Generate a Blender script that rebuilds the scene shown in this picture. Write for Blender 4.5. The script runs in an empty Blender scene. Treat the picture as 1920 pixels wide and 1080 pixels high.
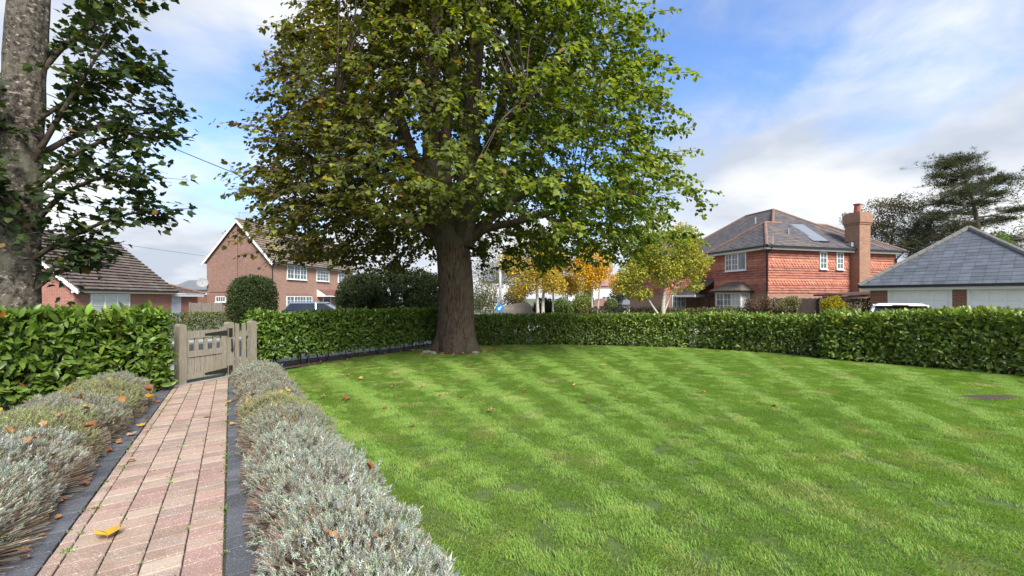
import bpy, math, random
import numpy as np
from mathutils import Vector, Matrix, noise as mnoise

random.seed(7)
RNG = np.random.default_rng(11)
SC = bpy.context.scene
COL = SC.collection
R = math.radians

# ------------------------------------------------------------------ camera
F_PX, CX, HOR = 780.0, 960.0, 560.0           # focal length in photo pixels, centre column, horizon row
EYE = 1.40
cam_d = bpy.data.cameras.new('camera')
cam_d.sensor_width = 36.0
cam_d.lens = F_PX / 1920.0 * 36.0
cam_d.shift_y = (HOR - 540.0) / 1920.0
cam_d.clip_start, cam_d.clip_end = 0.05, 5000.0
cam = bpy.data.objects.new('camera', cam_d)
cam.location = (0, 0, EYE)
cam.rotation_euler = (R(90), 0, 0)
COL.objects.link(cam)
SC.camera = cam

# ------------------------------------------------------------------ light
SUN_AZ, SUN_EL = R(148), R(44)                 # azimuth clockwise from +Y, elevation
sun_d = bpy.data.lights.new('sun', 'SUN')
sun_d.energy = 3.4
sun_d.angle = R(22)
sun_d.color = (1.0, 0.95, 0.87)
sun = bpy.data.objects.new('sun', sun_d)
sdir = Vector((math.sin(SUN_AZ) * math.cos(SUN_EL), math.cos(SUN_AZ) * math.cos(SUN_EL), math.sin(SUN_EL)))
sun.rotation_euler = (-sdir).to_track_quat('-Z', 'Y').to_euler()
sun.location = sdir * 60
COL.objects.link(sun)

W = bpy.data.worlds.new('World')
SC.world = W
W.use_nodes = True
wt = W.node_tree
for n in list(wt.nodes):
    wt.nodes.remove(n)


def wn(t, **kw):
    n = wt.nodes.new(t)
    for k, v in kw.items():
        setattr(n, k, v)
    return n


def wmath(op, a, b=None, clamp=False):
    n = wn('ShaderNodeMath', operation=op, use_clamp=clamp)
    for i, x in enumerate((a, b)):
        if x is None:
            continue
        if isinstance(x, (int, float)):
            n.inputs[i].default_value = x
        else:
            wt.links.new(x, n.inputs[i])
    return n.outputs[0]


wout = wn('ShaderNodeOutputWorld')
wbg = wn('ShaderNodeBackground')
wbg.inputs['Strength'].default_value = 0.15
wsky = wn('ShaderNodeTexSky', sky_type='NISHITA', sun_disc=False)
wsky.sun_elevation = SUN_EL
wsky.sun_rotation = SUN_AZ
wsky.air_density, wsky.dust_density, wsky.ozone_density = 1.0, 0.6, 2.5
wtc = wn('ShaderNodeTexCoord')
wsep = wn('ShaderNodeSeparateXYZ')
wt.links.new(wtc.outputs['Generated'], wsep.inputs[0])
zc = wmath('MAXIMUM', wsep.outputs['Z'], 0.0)
den = wmath('ADD', zc, 0.27)
wcomb = wn('ShaderNodeCombineXYZ')
wt.links.new(wmath('DIVIDE', wsep.outputs['X'], den), wcomb.inputs[0])
wt.links.new(wmath('DIVIDE', wsep.outputs['Y'], den), wcomb.inputs[1])


def wnoise(scale, detail, rough, off, dist=0.0):
    mp = wn('ShaderNodeMapping')
    mp.inputs['Location'].default_value = off
    wt.links.new(wcomb.outputs[0], mp.inputs[0])
    n = wn('ShaderNodeTexNoise')
    n.inputs['Scale'].default_value = scale
    n.inputs['Detail'].default_value = detail
    n.inputs['Roughness'].default_value = rough
    n.inputs['Distortion'].default_value = dist
    wt.links.new(mp.outputs[0], n.inputs['Vector'])
    return n.outputs['Fac']


SKY_OFF = (17.73, 5.96, 0.0)
big = wnoise(0.85, 2.0, 0.5, SKY_OFF)
fine = wnoise(2.4, 9.0, 0.58, (16.04, -15.47, 0.0), 0.35)
grey = wnoise(1.5, 5.0, 0.5, (7.7, 2.2, 0.0))
cov = wmath('ADD', wmath('MULTIPLY', big, 0.95), wmath('MULTIPLY', fine, 0.62))
# thicker cover low down, where one looks through more cloud
cov = wmath('ADD', cov, wmath('MULTIPLY', wmath('POWER', wmath('SUBTRACT', 1.0, zc), 4.0), 0.42))
mask = wn('ShaderNodeMapRange', interpolation_type='SMOOTHSTEP')
mask.inputs['From Min'].default_value = 0.66
mask.inputs['From Max'].default_value = 0.97
wt.links.new(cov, mask.inputs[0])
cr = wn('ShaderNodeValToRGB')
cr.color_ramp.elements[0].position, cr.color_ramp.elements[1].position = 0.38, 0.58
cr.color_ramp.elements[0].color = (2.05, 2.27, 2.65, 1)
cr.color_ramp.elements[1].color = (3.4, 3.46, 3.52, 1)
wt.links.new(grey, cr.inputs[0])
skyg = wn('ShaderNodeMix', data_type='RGBA', blend_type='MULTIPLY')
skyg.inputs[0].default_value = 1.0
skyg.inputs[7].default_value = (0.72, 0.83, 1.0, 1)
wt.links.new(wsky.outputs[0], skyg.inputs[6])
wmix = wn('ShaderNodeMix', data_type='RGBA')
wt.links.new(mask.outputs[0], wmix.inputs[0])
wt.links.new(skyg.outputs[2], wmix.inputs[6])
wt.links.new(cr.outputs[0], wmix.inputs[7])
wt.links.new(wmix.outputs[2], wbg.inputs['Color'])
wt.links.new(wbg.outputs[0], wout.inputs[0])

vs = SC.view_settings
vs.view_transform = 'Standard'
vs.look = 'None'
vs.gamma = 1.0
vs.exposure = 1.05
SC.cycles.use_denoising = True
SC.cycles.max_bounces = 8
SC.cycles.diffuse_bounces = 4
SC.cycles.glossy_bounces = 3
SC.cycles.transmission_bounces = 5
SC.cycles.transparent_max_bounces = 8
SC.cycles.caustics_reflective = False
SC.cycles.caustics_refractive = False

# ------------------------------------------------------------------ ground shape and pixel helpers
PU = np.array((-0.561, 0.828))                # the direction of the garden path
PN = np.array((0.828, 0.561))                 # across the path, towards the lawn


def gz(x, y):
    s = PU[0] * x + PU[1] * y
    return -0.02 * min(max(s, -12.0), 14.0)


def at(u, v):
    """the ground point seen at a photo pixel"""
    Y = EYE * F_PX / max(v - HOR, 1.0)
    for _ in range(12):
        X = (u - CX) / F_PX * Y
        Y = (EYE - gz(X, Y)) * F_PX / max(v - HOR, 1.0)
    X = (u - CX) / F_PX * Y
    return Vector((X, Y, gz(X, Y)))


def pt(u, v, Y):
    return Vector(((u - CX) / F_PX * Y, Y, EYE - (v - HOR) / F_PX * Y))


# ------------------------------------------------------------------ materials
MATS = {}


def nt_new(name):
    m = bpy.data.materials.new(name)
    m.use_nodes = True
    t = m.node_tree
    b = t.nodes['Principled BSDF']
    MATS[name] = m
    return m, t, b


def nd(t, typ, **kw):
    n = t.nodes.new(typ)
    for k, v in kw.items():
        setattr(n, k, v)
    return n


def mixc(t, fac, a, b, blend='MIX'):
    n = nd(t, 'ShaderNodeMix', data_type='RGBA', blend_type=blend)
    for i, x in ((0, fac), (6, a), (7, b)):
        if isinstance(x, (int, float)):
            n.inputs[i].default_value = x
        elif isinstance(x, tuple):
            n.inputs[i].default_value = x if len(x) == 4 else x + (1,)
        else:
            t.links.new(x, n.inputs[i])
    return n.outputs[2]


def noise_fac(t, scale, detail=4, rough=0.6, coord='Object', stretch=(1, 1, 1), lo=0.35, hi=0.65):
    tc = nd(t, 'ShaderNodeTexCoord')
    mp = nd(t, 'ShaderNodeMapping')
    mp.inputs['Scale'].default_value = stretch
    if coord == 'World':
        t.links.new(nd(t, 'ShaderNodeNewGeometry').outputs['Position'], mp.inputs[0])
    else:
        t.links.new(tc.outputs[coord], mp.inputs[0])
    n = nd(t, 'ShaderNodeTexNoise')
    n.inputs['Scale'].default_value = scale
    n.inputs['Detail'].default_value = detail
    n.inputs['Roughness'].default_value = rough
    t.links.new(mp.outputs[0], n.inputs['Vector'])
    r = nd(t, 'ShaderNodeMapRange')
    r.inputs['From Min'].default_value = lo
    r.inputs['From Max'].default_value = hi
    t.links.new(n.outputs['Fac'], r.inputs[0])
    return r.outputs[0], n.outputs['Fac']


def bump(t, b, height, strength=0.4, dist=0.01):
    n = nd(t, 'ShaderNodeBump')
    n.inputs['Strength'].default_value = strength
    n.inputs['Distance'].default_value = dist
    t.links.new(height, n.inputs['Height'])
    t.links.new(n.outputs[0], b.inputs['Normal'])


def mat(name, c1, c2=None, rough=0.7, scale=6.0, bumpd=0.0, metal=0.0, spec=0.4, stretch=(1, 1, 1), attr=False, c3=None, s3=1.0):
    m, t, b = nt_new(name)
    b.inputs['Roughness'].default_value = rough
    b.inputs['Metallic'].default_value = metal
    b.inputs['Specular IOR Level'].default_value = spec
    f, raw = noise_fac(t, scale, stretch=stretch)
    c = mixc(t, f, c1, c2 or c1)
    if c3:
        f3, _ = noise_fac(t, s3, lo=0.5, hi=0.7)
        c = mixc(t, f3, c, c3)
    if attr:
        a = nd(t, 'ShaderNodeAttribute', attribute_name='Col')
        c = mixc(t, 1.0, c, a.outputs['Color'], 'MULTIPLY')
    t.links.new(c, b.inputs['Base Color'])
    if bumpd:
        bump(t, b, raw, 0.6, bumpd)
    return m


def leaf_mat(name, rough=0.45, spec=0.4, trans=0.35, tint=(1.15, 1.25, 0.5)):
    m, t, b = nt_new(name)
    a = nd(t, 'ShaderNodeAttribute', attribute_name='Col')
    t.links.new(a.outputs['Color'], b.inputs['Base Color'])
    b.inputs['Roughness'].default_value = rough
    b.inputs['Specular IOR Level'].default_value = spec
    tr = nd(t, 'ShaderNodeBsdfTranslucent')
    t.links.new(mixc(t, 1.0, a.outputs['Color'], tint, 'MULTIPLY'), tr.inputs['Color'])
    mx = nd(t, 'ShaderNodeMixShader')
    mx.inputs[0].default_value = trans
    t.links.new(b.outputs[0], mx.inputs[1])
    t.links.new(tr.outputs[0], mx.inputs[2])
    t.links.new(mx.outputs[0], t.nodes['Material Output'].inputs['Surface'])
    return m


def brick_mat(name, c1, c2, mortar, bw=0.225, rh=0.075, ms=0.008, dirt=0.35):
    m, t, b = nt_new(name)
    tc = nd(t, 'ShaderNodeTexCoord')
    br = nd(t, 'ShaderNodeTexBrick')
    br.inputs['Color1'].default_value = c1 + (1,)
    br.inputs['Color2'].default_value = c2 + (1,)
    br.inputs['Mortar'].default_value = mortar + (1,)
    br.inputs['Scale'].default_value = 1.0
    br.inputs['Mortar Size'].default_value = ms
    br.inputs['Mortar Smooth'].default_value = 0.3
    br.inputs['Brick Width'].default_value = bw
    br.inputs['Row Height'].default_value = rh
    t.links.new(tc.outputs['UV'], br.inputs['Vector'])
    f, raw = noise_fac(t, 1.6, 6, 0.7)
    c = mixc(t, f, br.outputs['Color'], tuple(x * 0.7 for x in c1))
    n2 = nd(t, 'ShaderNodeMix', data_type='RGBA')
    n2.inputs[0].default_value = dirt
    t.links.new(br.outputs['Color'], n2.inputs[6])
    t.links.new(c, n2.inputs[7])
    f2, _ = noise_fac(t, 14.0, 3, 0.6, lo=0.3, hi=0.7)
    c = mixc(t, f2, n2.outputs[2], mixc(t, 1.0, n2.outputs[2], (0.75, 0.72, 0.72), 'MULTIPLY'))
    t.links.new(c, b.inputs['Base Color'])
    b.inputs['Roughness'].default_value = 0.85
    b.inputs['Specular IOR Level'].default_value = 0.2
    bump(t, b, br.outputs['Fac'], -0.6, 0.006)
    return m


M = MATS
mat('white_paint', (0.84, 0.85, 0.86), (0.77, 0.78, 0.80), 0.4, 3.0)
mat('upvc', (0.82, 0.83, 0.84), (0.76, 0.78, 0.79), 0.3, 3.0)
mat('glass', (0.07, 0.09, 0.10), (0.16, 0.19, 0.21), 0.06, 2.2, spec=0.8)
mat('blind', (0.55, 0.57, 0.56), (0.48, 0.50, 0.50), 0.15, 2.0, spec=0.7)
mat('black_metal', (0.012, 0.012, 0.014), (0.03, 0.028, 0.026), 0.45, 30.0, spec=0.5)
mat('gutter_black', (0.012, 0.012, 0.014), (0.02, 0.02, 0.022), 0.35, 4.0)
mat('lead', (0.25, 0.26, 0.28), (0.33, 0.34, 0.36), 0.6, 8.0)
mat('fence_grey', (0.26, 0.22, 0.19), (0.17, 0.145, 0.13), 0.85, 5.0, 0.004, stretch=(6, 6, 0.5))
mat('fence_dark', (0.085, 0.058, 0.05), (0.05, 0.036, 0.032), 0.8, 5.0, 0.004, stretch=(6, 6, 0.5))
mat('tile_brown', (0.155, 0.115, 0.095), (0.10, 0.078, 0.068), 0.85, 5.0, 0.004, attr=True, c3=(0.17, 0.155, 0.12), s3=0.9)
mat('tile_moss', (0.21, 0.165, 0.13), (0.15, 0.12, 0.10), 0.9, 5.0, 0.004, attr=True, c3=(0.27, 0.235, 0.07), s3=0.55)
mat('tile_plain', (0.125, 0.112, 0.118), (0.085, 0.08, 0.088), 0.85, 3.0, 0.003, attr=True, c3=(0.15, 0.12, 0.10), s3=0.5)
mat('tile_hung', (0.40, 0.155, 0.105), (0.33, 0.125, 0.09), 0.8, 2.0, 0.003, attr=True)
mat('canopy_tile', (0.24, 0.11, 0.085), (0.19, 0.09, 0.07), 0.8, 2.0, 0.003, attr=True)
mat('block_paving', (0.30, 0.27, 0.25), (0.23, 0.21, 0.20), 0.9, 9.0, 0.004)
mat('ridge_tile', (0.26, 0.155, 0.11), (0.17, 0.11, 0.085), 0.85, 6.0, 0.004)
mat('ridge_grey', (0.13, 0.125, 0.12), (0.20, 0.20, 0.18), 0.9, 9.0, 0.006)
mat('slate', (0.115, 0.13, 0.155), (0.085, 0.095, 0.115), 0.55, 3.0, 0.002, attr=True)
mat('solar', (0.20, 0.215, 0.225), (0.17, 0.185, 0.20), 0.4, 2.0, spec=0.8)
mat('pot_clay', (0.36, 0.11, 0.08), (0.26, 0.08, 0.06), 0.8, 9.0)
mat('soil', (0.045, 0.032, 0.024), (0.085, 0.06, 0.042), 0.95, 12.0, 0.02)
mat('lawn_soil', (0.085, 0.13, 0.03), (0.06, 0.09, 0.022), 0.95, 9.0, 0.01)
mat('verge', (0.12, 0.135, 0.075), (0.085, 0.10, 0.055), 0.95, 5.0, 0.02)
mat('asphalt', (0.06, 0.06, 0.063), (0.045, 0.045, 0.048), 0.9, 40.0, 0.004)
mat('paving_pale', (0.42, 0.41, 0.40), (0.33, 0.32, 0.31), 0.9, 9.0, 0.004)
mat('kerb_stone', (0.30, 0.30, 0.29), (0.22, 0.22, 0.21), 0.9, 12.0, 0.004)
mat('bark_far', (0.20, 0.17, 0.14), (0.11, 0.09, 0.075), 0.95, 8.0, 0.02, stretch=(3, 3, 0.7))
mat('bark_birch', (0.55, 0.52, 0.47), (0.30, 0.27, 0.24), 0.9, 7.0, 0.01, stretch=(1, 1, 3))
mat('twig', (0.085, 0.06, 0.045), (0.05, 0.036, 0.03), 0.9, 12.0)
mat('lavender_stem', (0.21, 0.165, 0.13), (0.13, 0.10, 0.08), 0.95, 18.0)
mat('stone', (0.30, 0.31, 0.32), (0.20, 0.21, 0.22), 0.85, 9.0, 0.01)
mat('moss_joint', (0.045, 0.038, 0.03), (0.075, 0.07, 0.045), 0.95, 25.0, 0.004)
mat('car_silver', (0.33, 0.38, 0.45), (0.31, 0.36, 0.43), 0.22, 2.0, metal=0.5, spec=0.6)
mat('car_white', (0.74, 0.76, 0.78), (0.70, 0.72, 0.75), 0.22, 2.0, spec=0.6)
mat('car_glass', (0.012, 0.015, 0.018), (0.02, 0.024, 0.028), 0.05, 2.0, spec=0.8)
mat('tyre', (0.015, 0.015, 0.016), (0.02, 0.02, 0.02), 0.9, 9.0)
mat('rim', (0.4, 0.41, 0.42), (0.33, 0.34, 0.35), 0.35, 5.0, metal=0.8)
mat('red_lens', (0.42, 0.02, 0.025), (0.32, 0.015, 0.02), 0.25, 4.0)
mat('sign_blue', (0.03, 0.22, 0.50), (0.025, 0.19, 0.45), 0.4, 4.0)
mat('dish_grey', (0.30, 0.31, 0.32), (0.24, 0.25, 0.26), 0.6, 6.0)
mat('far_roof', (0.16, 0.17, 0.19), (0.12, 0.13, 0.145), 0.85, 3.0, 0.004)
mat('far_red_roof', (0.34, 0.17, 0.13), (0.28, 0.14, 0.11), 0.85, 3.0, 0.004)
mat('render_white', (0.66, 0.66, 0.65), (0.58, 0.58, 0.57), 0.9, 2.0)
mat('door_grey', (0.50, 0.54, 0.60), (0.46, 0.50, 0.56), 0.5, 2.0)
brick_mat('brick_bungalow', (0.42, 0.165, 0.12), (0.31, 0.12, 0.095), (0.50, 0.42, 0.37))
brick_mat('brick_gable', (0.33, 0.175, 0.13), (0.22, 0.115, 0.09), (0.40, 0.33, 0.29), ms=0.011)  # darker copy of the house brick, the gable's shade put into its colour
brick_mat('brick_house', (0.43, 0.23, 0.155), (0.29, 0.15, 0.11), (0.46, 0.39, 0.34), ms=0.011)
brick_mat('brick_garage', (0.30, 0.125, 0.085), (0.20, 0.085, 0.06), (0.38, 0.33, 0.28))
brick_mat('brick_chimney', (0.42, 0.20, 0.115), (0.28, 0.125, 0.08), (0.46, 0.38, 0.31), ms=0.012)
leaf_mat('leaf_lime', 0.5, 0.3, 0.42, (1.5, 1.45, 0.45))
leaf_mat('leaf_maple', 0.5, 0.3, 0.30, (1.2, 1.3, 0.5))
leaf_mat('leaf_laurel', 0.38, 0.42, 0.22, (1.3, 1.4, 0.4))
leaf_mat('leaf_far', 0.7, 0.08, 0.35, (1.2, 1.2, 0.5))
leaf_mat('leaf_silver', 0.75, 0.15, 0.25, (1.0, 1.05, 0.8))
leaf_mat('leaf_fallen', 0.7, 0.2, 0.25, (1.2, 1.0, 0.6))

# weathered timber of the gate: grain up the boards, green algae in patches
m, t, b = nt_new('gate_wood')
f, raw = noise_fac(t, 9.0, 6, 0.7, stretch=(9, 9, 0.6))
c = mixc(t, f, (0.33, 0.295, 0.24), (0.15, 0.13, 0.105))
f2, _ = noise_fac(t, 3.0, 4, 0.6, lo=0.45, hi=0.7)
c = mixc(t, f2, c, (0.22, 0.21, 0.125))
t.links.new(c, b.inputs['Base Color'])
b.inputs['Roughness'].default_value = 0.9
bump(t, b, raw, 0.6, 0.004)

# paver faces: flecked aggregate, colour per paver from Col
for nm, fleck in (('paver_red', (0.62, 0.52, 0.48)), ('paver_charcoal', (0.22, 0.23, 0.25))):
    m, t, b = nt_new(nm)
    a = nd(t, 'ShaderNodeAttribute', attribute_name='Col')
    oi = nd(t, 'ShaderNodeObjectInfo')
    hv = nd(t, 'ShaderNodeHueSaturation')
    mr = nd(t, 'ShaderNodeMapRange')
    mr.inputs['To Min'].default_value, mr.inputs['To Max'].default_value = 0.82, 1.14
    t.links.new(oi.outputs['Random'], mr.inputs[0])
    t.links.new(mr.outputs[0], hv.inputs['Value'])
    t.links.new(a.outputs['Color'], hv.inputs['Color'])
    f, raw = noise_fac(t, 130.0, 2, 0.5, 'World', lo=0.56, hi=0.70)
    c = mixc(t, f, hv.outputs[0], fleck)
    f2, _ = noise_fac(t, 3.1, 6, 0.75, 'World', lo=0.45, hi=0.8)
    c = mixc(t, f2, c, mixc(t, 1.0, c, (0.62, 0.60, 0.56), 'MULTIPLY'))
    t.links.new(c, b.inputs['Base Color'])
    b.inputs['Roughness'].default_value = 0.88
    b.inputs['Specular IOR Level'].default_value = 0.25
    bump(t, b, raw, 0.5, 0.003)

# lime bark: long vertical furrows
m, t, b = nt_new('bark_lime')
f, raw = noise_fac(t, 8.0, 8, 0.75, stretch=(5.5, 5.5, 0.5), lo=0.40, hi=0.58)
c = mixc(t, f, (0.030, 0.020, 0.015), (0.165, 0.12, 0.095))
f2, _ = noise_fac(t, 1.4, 3, 0.6, lo=0.5, hi=0.75)
c = mixc(t, f2, c, (0.12, 0.112, 0.08))
t.links.new(c, b.inputs['Base Color'])
b.inputs['Roughness'].default_value = 0.95
b.inputs['Specular IOR Level'].default_value = 0.15
bump(t, b, raw, 1.0, 0.035)
# sycamore bark: grey plates flaking to buff patches
m, t, b = nt_new('bark_plates')
f, raw = noise_fac(t, 13.0, 9, 0.8, stretch=(1, 1, 0.8), lo=0.42, hi=0.58)
c = mixc(t, f, (0.028, 0.024, 0.02), (0.175, 0.155, 0.13))
f2, _ = noise_fac(t, 13.0, 4, 0.55, lo=0.60, hi=0.64, stretch=(1, 1, 1.5))
c = mixc(t, f2, c, (0.36, 0.30, 0.25))
f3, _ = noise_fac(t, 2.2, 4, 0.6, lo=0.5, hi=0.7)
c = mixc(t, f3, c, (0.17, 0.165, 0.115))
t.links.new(c, b.inputs['Base Color'])
b.inputs['Roughness'].default_value = 0.95
b.inputs['Specular IOR Level'].default_value = 0.15
bump(t, b, raw, 1.0, 0.03)
# grass blades: fresh green with duller and straw-coloured drifts
m, t, b = nt_new('grass_blade')
ge = nd(t, 'ShaderNodeNewGeometry')
a = nd(t, 'ShaderNodeAttribute', attribute_name='Col')


def posnoise(scale, lo, hi, detail=3):
    n = nd(t, 'ShaderNodeTexNoise')
    n.inputs['Scale'].default_value = scale
    n.inputs['Detail'].default_value = detail
    t.links.new(ge.outputs['Position'], n.inputs['Vector'])
    r = nd(t, 'ShaderNodeMapRange')
    r.inputs['From Min'].default_value, r.inputs['From Max'].default_value = lo, hi
    t.links.new(n.outputs['Fac'], r.inputs[0])
    return r.outputs[0]


c = mixc(t, posnoise(0.9, 0.35, 0.65), (0.27, 0.415, 0.088), (0.20, 0.345, 0.06))
c = mixc(t, posnoise(1.5, 0.55, 0.78, 5), c, (0.42, 0.43, 0.18))
c = mixc(t, 1.0, c, a.outputs['Color'], 'MULTIPLY')
t.links.new(c, b.inputs['Base Color'])
b.inputs['Roughness'].default_value = 0.5
b.inputs['Specular IOR Level'].default_value = 0.35
tr = nd(t, 'ShaderNodeBsdfTranslucent')
t.links.new(mixc(t, 1.0, c, (1.2, 1.3, 0.5), 'MULTIPLY'), tr.inputs['Color'])
mx = nd(t, 'ShaderNodeMixShader')
mx.inputs[0].default_value = 0.35
t.links.new(b.outputs[0], mx.inputs[1])
t.links.new(tr.outputs[0], mx.inputs[2])
t.links.new(mx.outputs[0], t.nodes['Material Output'].inputs['Surface'])

# ------------------------------------------------------------------ objects
OFF = {}


def tag(o, label=None, cat=None, group=None, kind=None):
    if label: o['label'] = label
    if cat: o['category'] = cat
    if group: o['group'] = group
    if kind: o['kind'] = kind
    return o


def thing(name, loc, label, cat, group=None):
    o = bpy.data.objects.new(name, None)
    o.empty_display_size = 0.2
    o.location = loc
    COL.objects.link(o)
    OFF[o.name] = np.array(loc, float)
    return tag(o, label, cat, group)


def link(name, me, mats, parent=None, kind=None, label=None):
    for mm in (mats if isinstance(mats, (list, tuple)) else [mats]):
        me.materials.append(M[mm] if isinstance(mm, str) else mm)
    o = bpy.data.objects.new(name, me)
    COL.objects.link(o)
    if parent is not None:
        o.parent = parent
        OFF[o.name] = OFF.get(parent.name, np.zeros(3))
    else:
        OFF[o.name] = np.zeros(3)
    if kind: o['kind'] = kind
    if label: o['label'] = label
    return o


def np_mesh(name, V, F, col=None, uv=None, smooth=False):
    """V (n,3); F (m,k) with k = 3 or 4"""
    me = bpy.data.meshes.new(name)
    V = np.asarray(V, np.float32)
    F = np.asarray(F, np.int32)
    k = F.shape[1]
    me.vertices.add(len(V))
    me.vertices.foreach_set('co', V.ravel())
    me.loops.add(F.size)
    me.loops.foreach_set('vertex_index', F.ravel())
    me.polygons.add(len(F))
    me.polygons.foreach_set('loop_start', np.arange(0, F.size, k, dtype=np.int32))
    me.polygons.foreach_set('use_smooth', np.full(len(F), bool(smooth)))
    if col is not None:
        a = me.color_attributes.new('Col', 'FLOAT_COLOR', 'POINT')
        c = np.ones((len(V), 4), np.float32)
        c[:, :3] = col
        a.data.foreach_set('color', c.ravel())
    if uv is not None:
        l = me.uv_layers.new(name='UVMap')
        l.data.foreach_set('uv', np.asarray(uv, np.float32).ravel())
    me.update(calc_edges=True)
    return me


def np_obj(name, V, F, mats, parent=None, col=None, smooth=False, kind=None, label=None):
    off = OFF.get(parent.name, np.zeros(3)) if parent is not None else np.zeros(3)
    me = np_mesh(name, np.asarray(V) - off, F, col, smooth=smooth)
    return link(name, me, mats, parent, kind, label)


class MB:
    """collects quads and boxes in world metres (through an optional frame) into one mesh"""

    def __init__(self, frame=None):
        self.v, self.f, self.uv, self.c, self.fr = [], [], [], [], frame

    def p(self, q):
        if self.fr is None:
            return Vector(q)
        o, a, b = self.fr
        return Vector((o[0] + a[0] * q[0] + b[0] * q[1], o[1] + a[1] * q[0] + b[1] * q[1], q[2]))

    def poly(self, pts, uv=None, col=(1, 1, 1)):
        P = [self.p(q) for q in pts]
        n = len(self.v)
        self.v += P
        self.c += [col] * len(P)
        self.f.append(tuple(range(n, n + len(P))))
        if uv is None:
            nn = (P[1] - P[0]).cross(P[2] - P[0])
            e = (P[1] - P[0])
            if abs(nn.z) > 0.98 * nn.length:
                uv = [(q.x, q.y) for q in P]
            else:
                h = Vector((0, 0, 1)).cross(nn)
                h.normalize()
                up = nn.cross(h).normalized()
                uv = [(q.dot(h), q.dot(up)) for q in P]
        self.uv += [tuple(x) for x in uv]
        return self

    def hexa(self, P, col=(1, 1, 1)):
        """8 corners: bottom ring 0-3, top ring 4-7"""
        for f in ((3, 2, 1, 0), (4, 5, 6, 7), (0, 1, 5, 4), (1, 2, 6, 5), (2, 3, 7, 6), (3, 0, 4, 7)):
            self.poly([P[i] for i in f], col=col)
        return self

    def box(self, x0, x1, y0, y1, z0, z1, col=(1, 1, 1)):
        return self.hexa([(x0, y0, z0), (x1, y0, z0), (x1, y1, z0), (x0, y1, z0),
                          (x0, y0, z1), (x1, y0, z1), (x1, y1, z1), (x0, y1, z1)], col)

    def bar(self, a, b, w, h=None, up=(0, 0, 1)):
        """a beam from a to b of section w x h"""
        h = w if h is None else h
        a, b = self.p(a), self.p(b)
        fr, self.fr = self.fr, None
        d = (b - a).normalized()
        s = d.cross(Vector(up))
        if s.length < 1e-4:
            s = d.cross(Vector((1, 0, 0)))
        s.normalize()
        t = s.cross(d).normalized()
        s, t = s * w / 2, t * h / 2
        self.hexa([a - s - t, a + s - t, a + s + t, a - s + t, b - s - t, b + s - t, b + s + t, b - s + t])
        self.fr = fr
        return self

    def prism(self, prof, d, col=(1, 1, 1)):
        """closed outline prof (list of points) pushed by vector d"""
        n = len(prof)
        A = [Vector(q) for q in prof]
        B = [q + Vector(d) for q in A]
        self.poly(list(reversed(A)), col=col)
        self.poly(B, col=col)
        for i in range(n):
            j = (i + 1) % n
            self.poly([A[i], A[j], B[j], B[i]], col=col)
        return self

    def cyl(self, a, b, r0, r1=None, n=12, caps=True):
        r1 = r0 if r1 is None else r1
        a, b = self.p(a), self.p(b)
        fr, self.fr = self.fr, None
        d = (b - a).normalized()
        s = d.orthogonal().normalized()
        t = d.cross(s)
        A = [a + (s * math.cos(k * 2 * math.pi / n) + t * math.sin(k * 2 * math.pi / n)) * r0 for k in range(n)]
        B = [b + (s * math.cos(k * 2 * math.pi / n) + t * math.sin(k * 2 * math.pi / n)) * r1 for k in range(n)]
        for k in range(n):
            j = (k + 1) % n
            self.poly([A[k], A[j], B[j], B[k]])
        if caps:
            self.poly(list(reversed(A)))
            self.poly(B)
        self.fr = fr
        return self

    def build(self, name, mats, parent=None, kind=None, label=None, bevel=0.0, smooth=False):
        off = Vector(OFF.get(parent.name, np.zeros(3))) if parent is not None else Vector((0, 0, 0))
        me = bpy.data.meshes.new(name)
        me.from_pydata([q - off for q in self.v], [], self.f)
        l = me.uv_layers.new(name='UVMap')
        l.data.foreach_set('uv', np.array(self.uv, np.float32).ravel())
        a = me.color_attributes.new('Col', 'FLOAT_COLOR', 'POINT')
        c = np.ones((len(self.v), 4), np.float32)
        c[:, :3] = self.c
        a.data.foreach_set('color', c.ravel())
        if smooth:
            me.polygons.foreach_set('use_smooth', np.ones(len(me.polygons), bool))
        me.update()
        o = link(name, me, mats, parent, kind, label)
        if bevel:
            bv = o.modifiers.new('bevel', 'BEVEL')
            bv.width = bevel
            bv.segments = 1
        return o


def tube(points, radii, n=10, jitter=None):
    """swept tube; returns V, F(quads)"""
    P = [Vector(q) for q in points]
    V, F = [], []
    s = None
    for i, q in enumerate(P):
        d = (P[min(i + 1, len(P) - 1)] - P[max(i - 1, 0)]).normalized()
        if s is None:
            s = d.orthogonal().normalized()
        s = (s - d * s.dot(d)).normalized()
        t = d.cross(s)
        for k in range(n):
            a = k * 2 * math.pi / n
            r = radii[i]
            if jitter:
                r *= jitter(i, a, q)
            V.append(q + (s * math.cos(a) + t * math.sin(a)) * r)
    for i in range(len(P) - 1):
        for k in range(n):
            j = (k + 1) % n
            F.append((i * n + k, i * n + j, (i + 1) * n + j, (i + 1) * n + k))
    return np.array([tuple(q) for q in V]), np.array(F)


def join(parts):
    V, F, o = [], [], 0
    for v, f in parts:
        V.append(v)
        F.append(f + o)
        o += len(v)
    return np.concatenate(V), np.concatenate(F)


def curve_pts(ctrl, n):
    """Catmull-Rom through control points"""
    P = [Vector(c) for c in ctrl]
    P = [P[0] * 2 - P[1]] + P + [P[-1] * 2 - P[-2]]
    out = []
    m = len(P) - 3
    for k in range(n):
        x = k / (n - 1) * m
        i = min(int(x), m - 1)
        f = x - i
        a, b, c, d = P[i], P[i + 1], P[i + 2], P[i + 3]
        out.append(0.5 * ((2 * b) + (c - a) * f + (2 * a - 5 * b + 4 * c - d) * f * f + (3 * b - a - 3 * c + d) * f ** 3))
    return out


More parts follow.
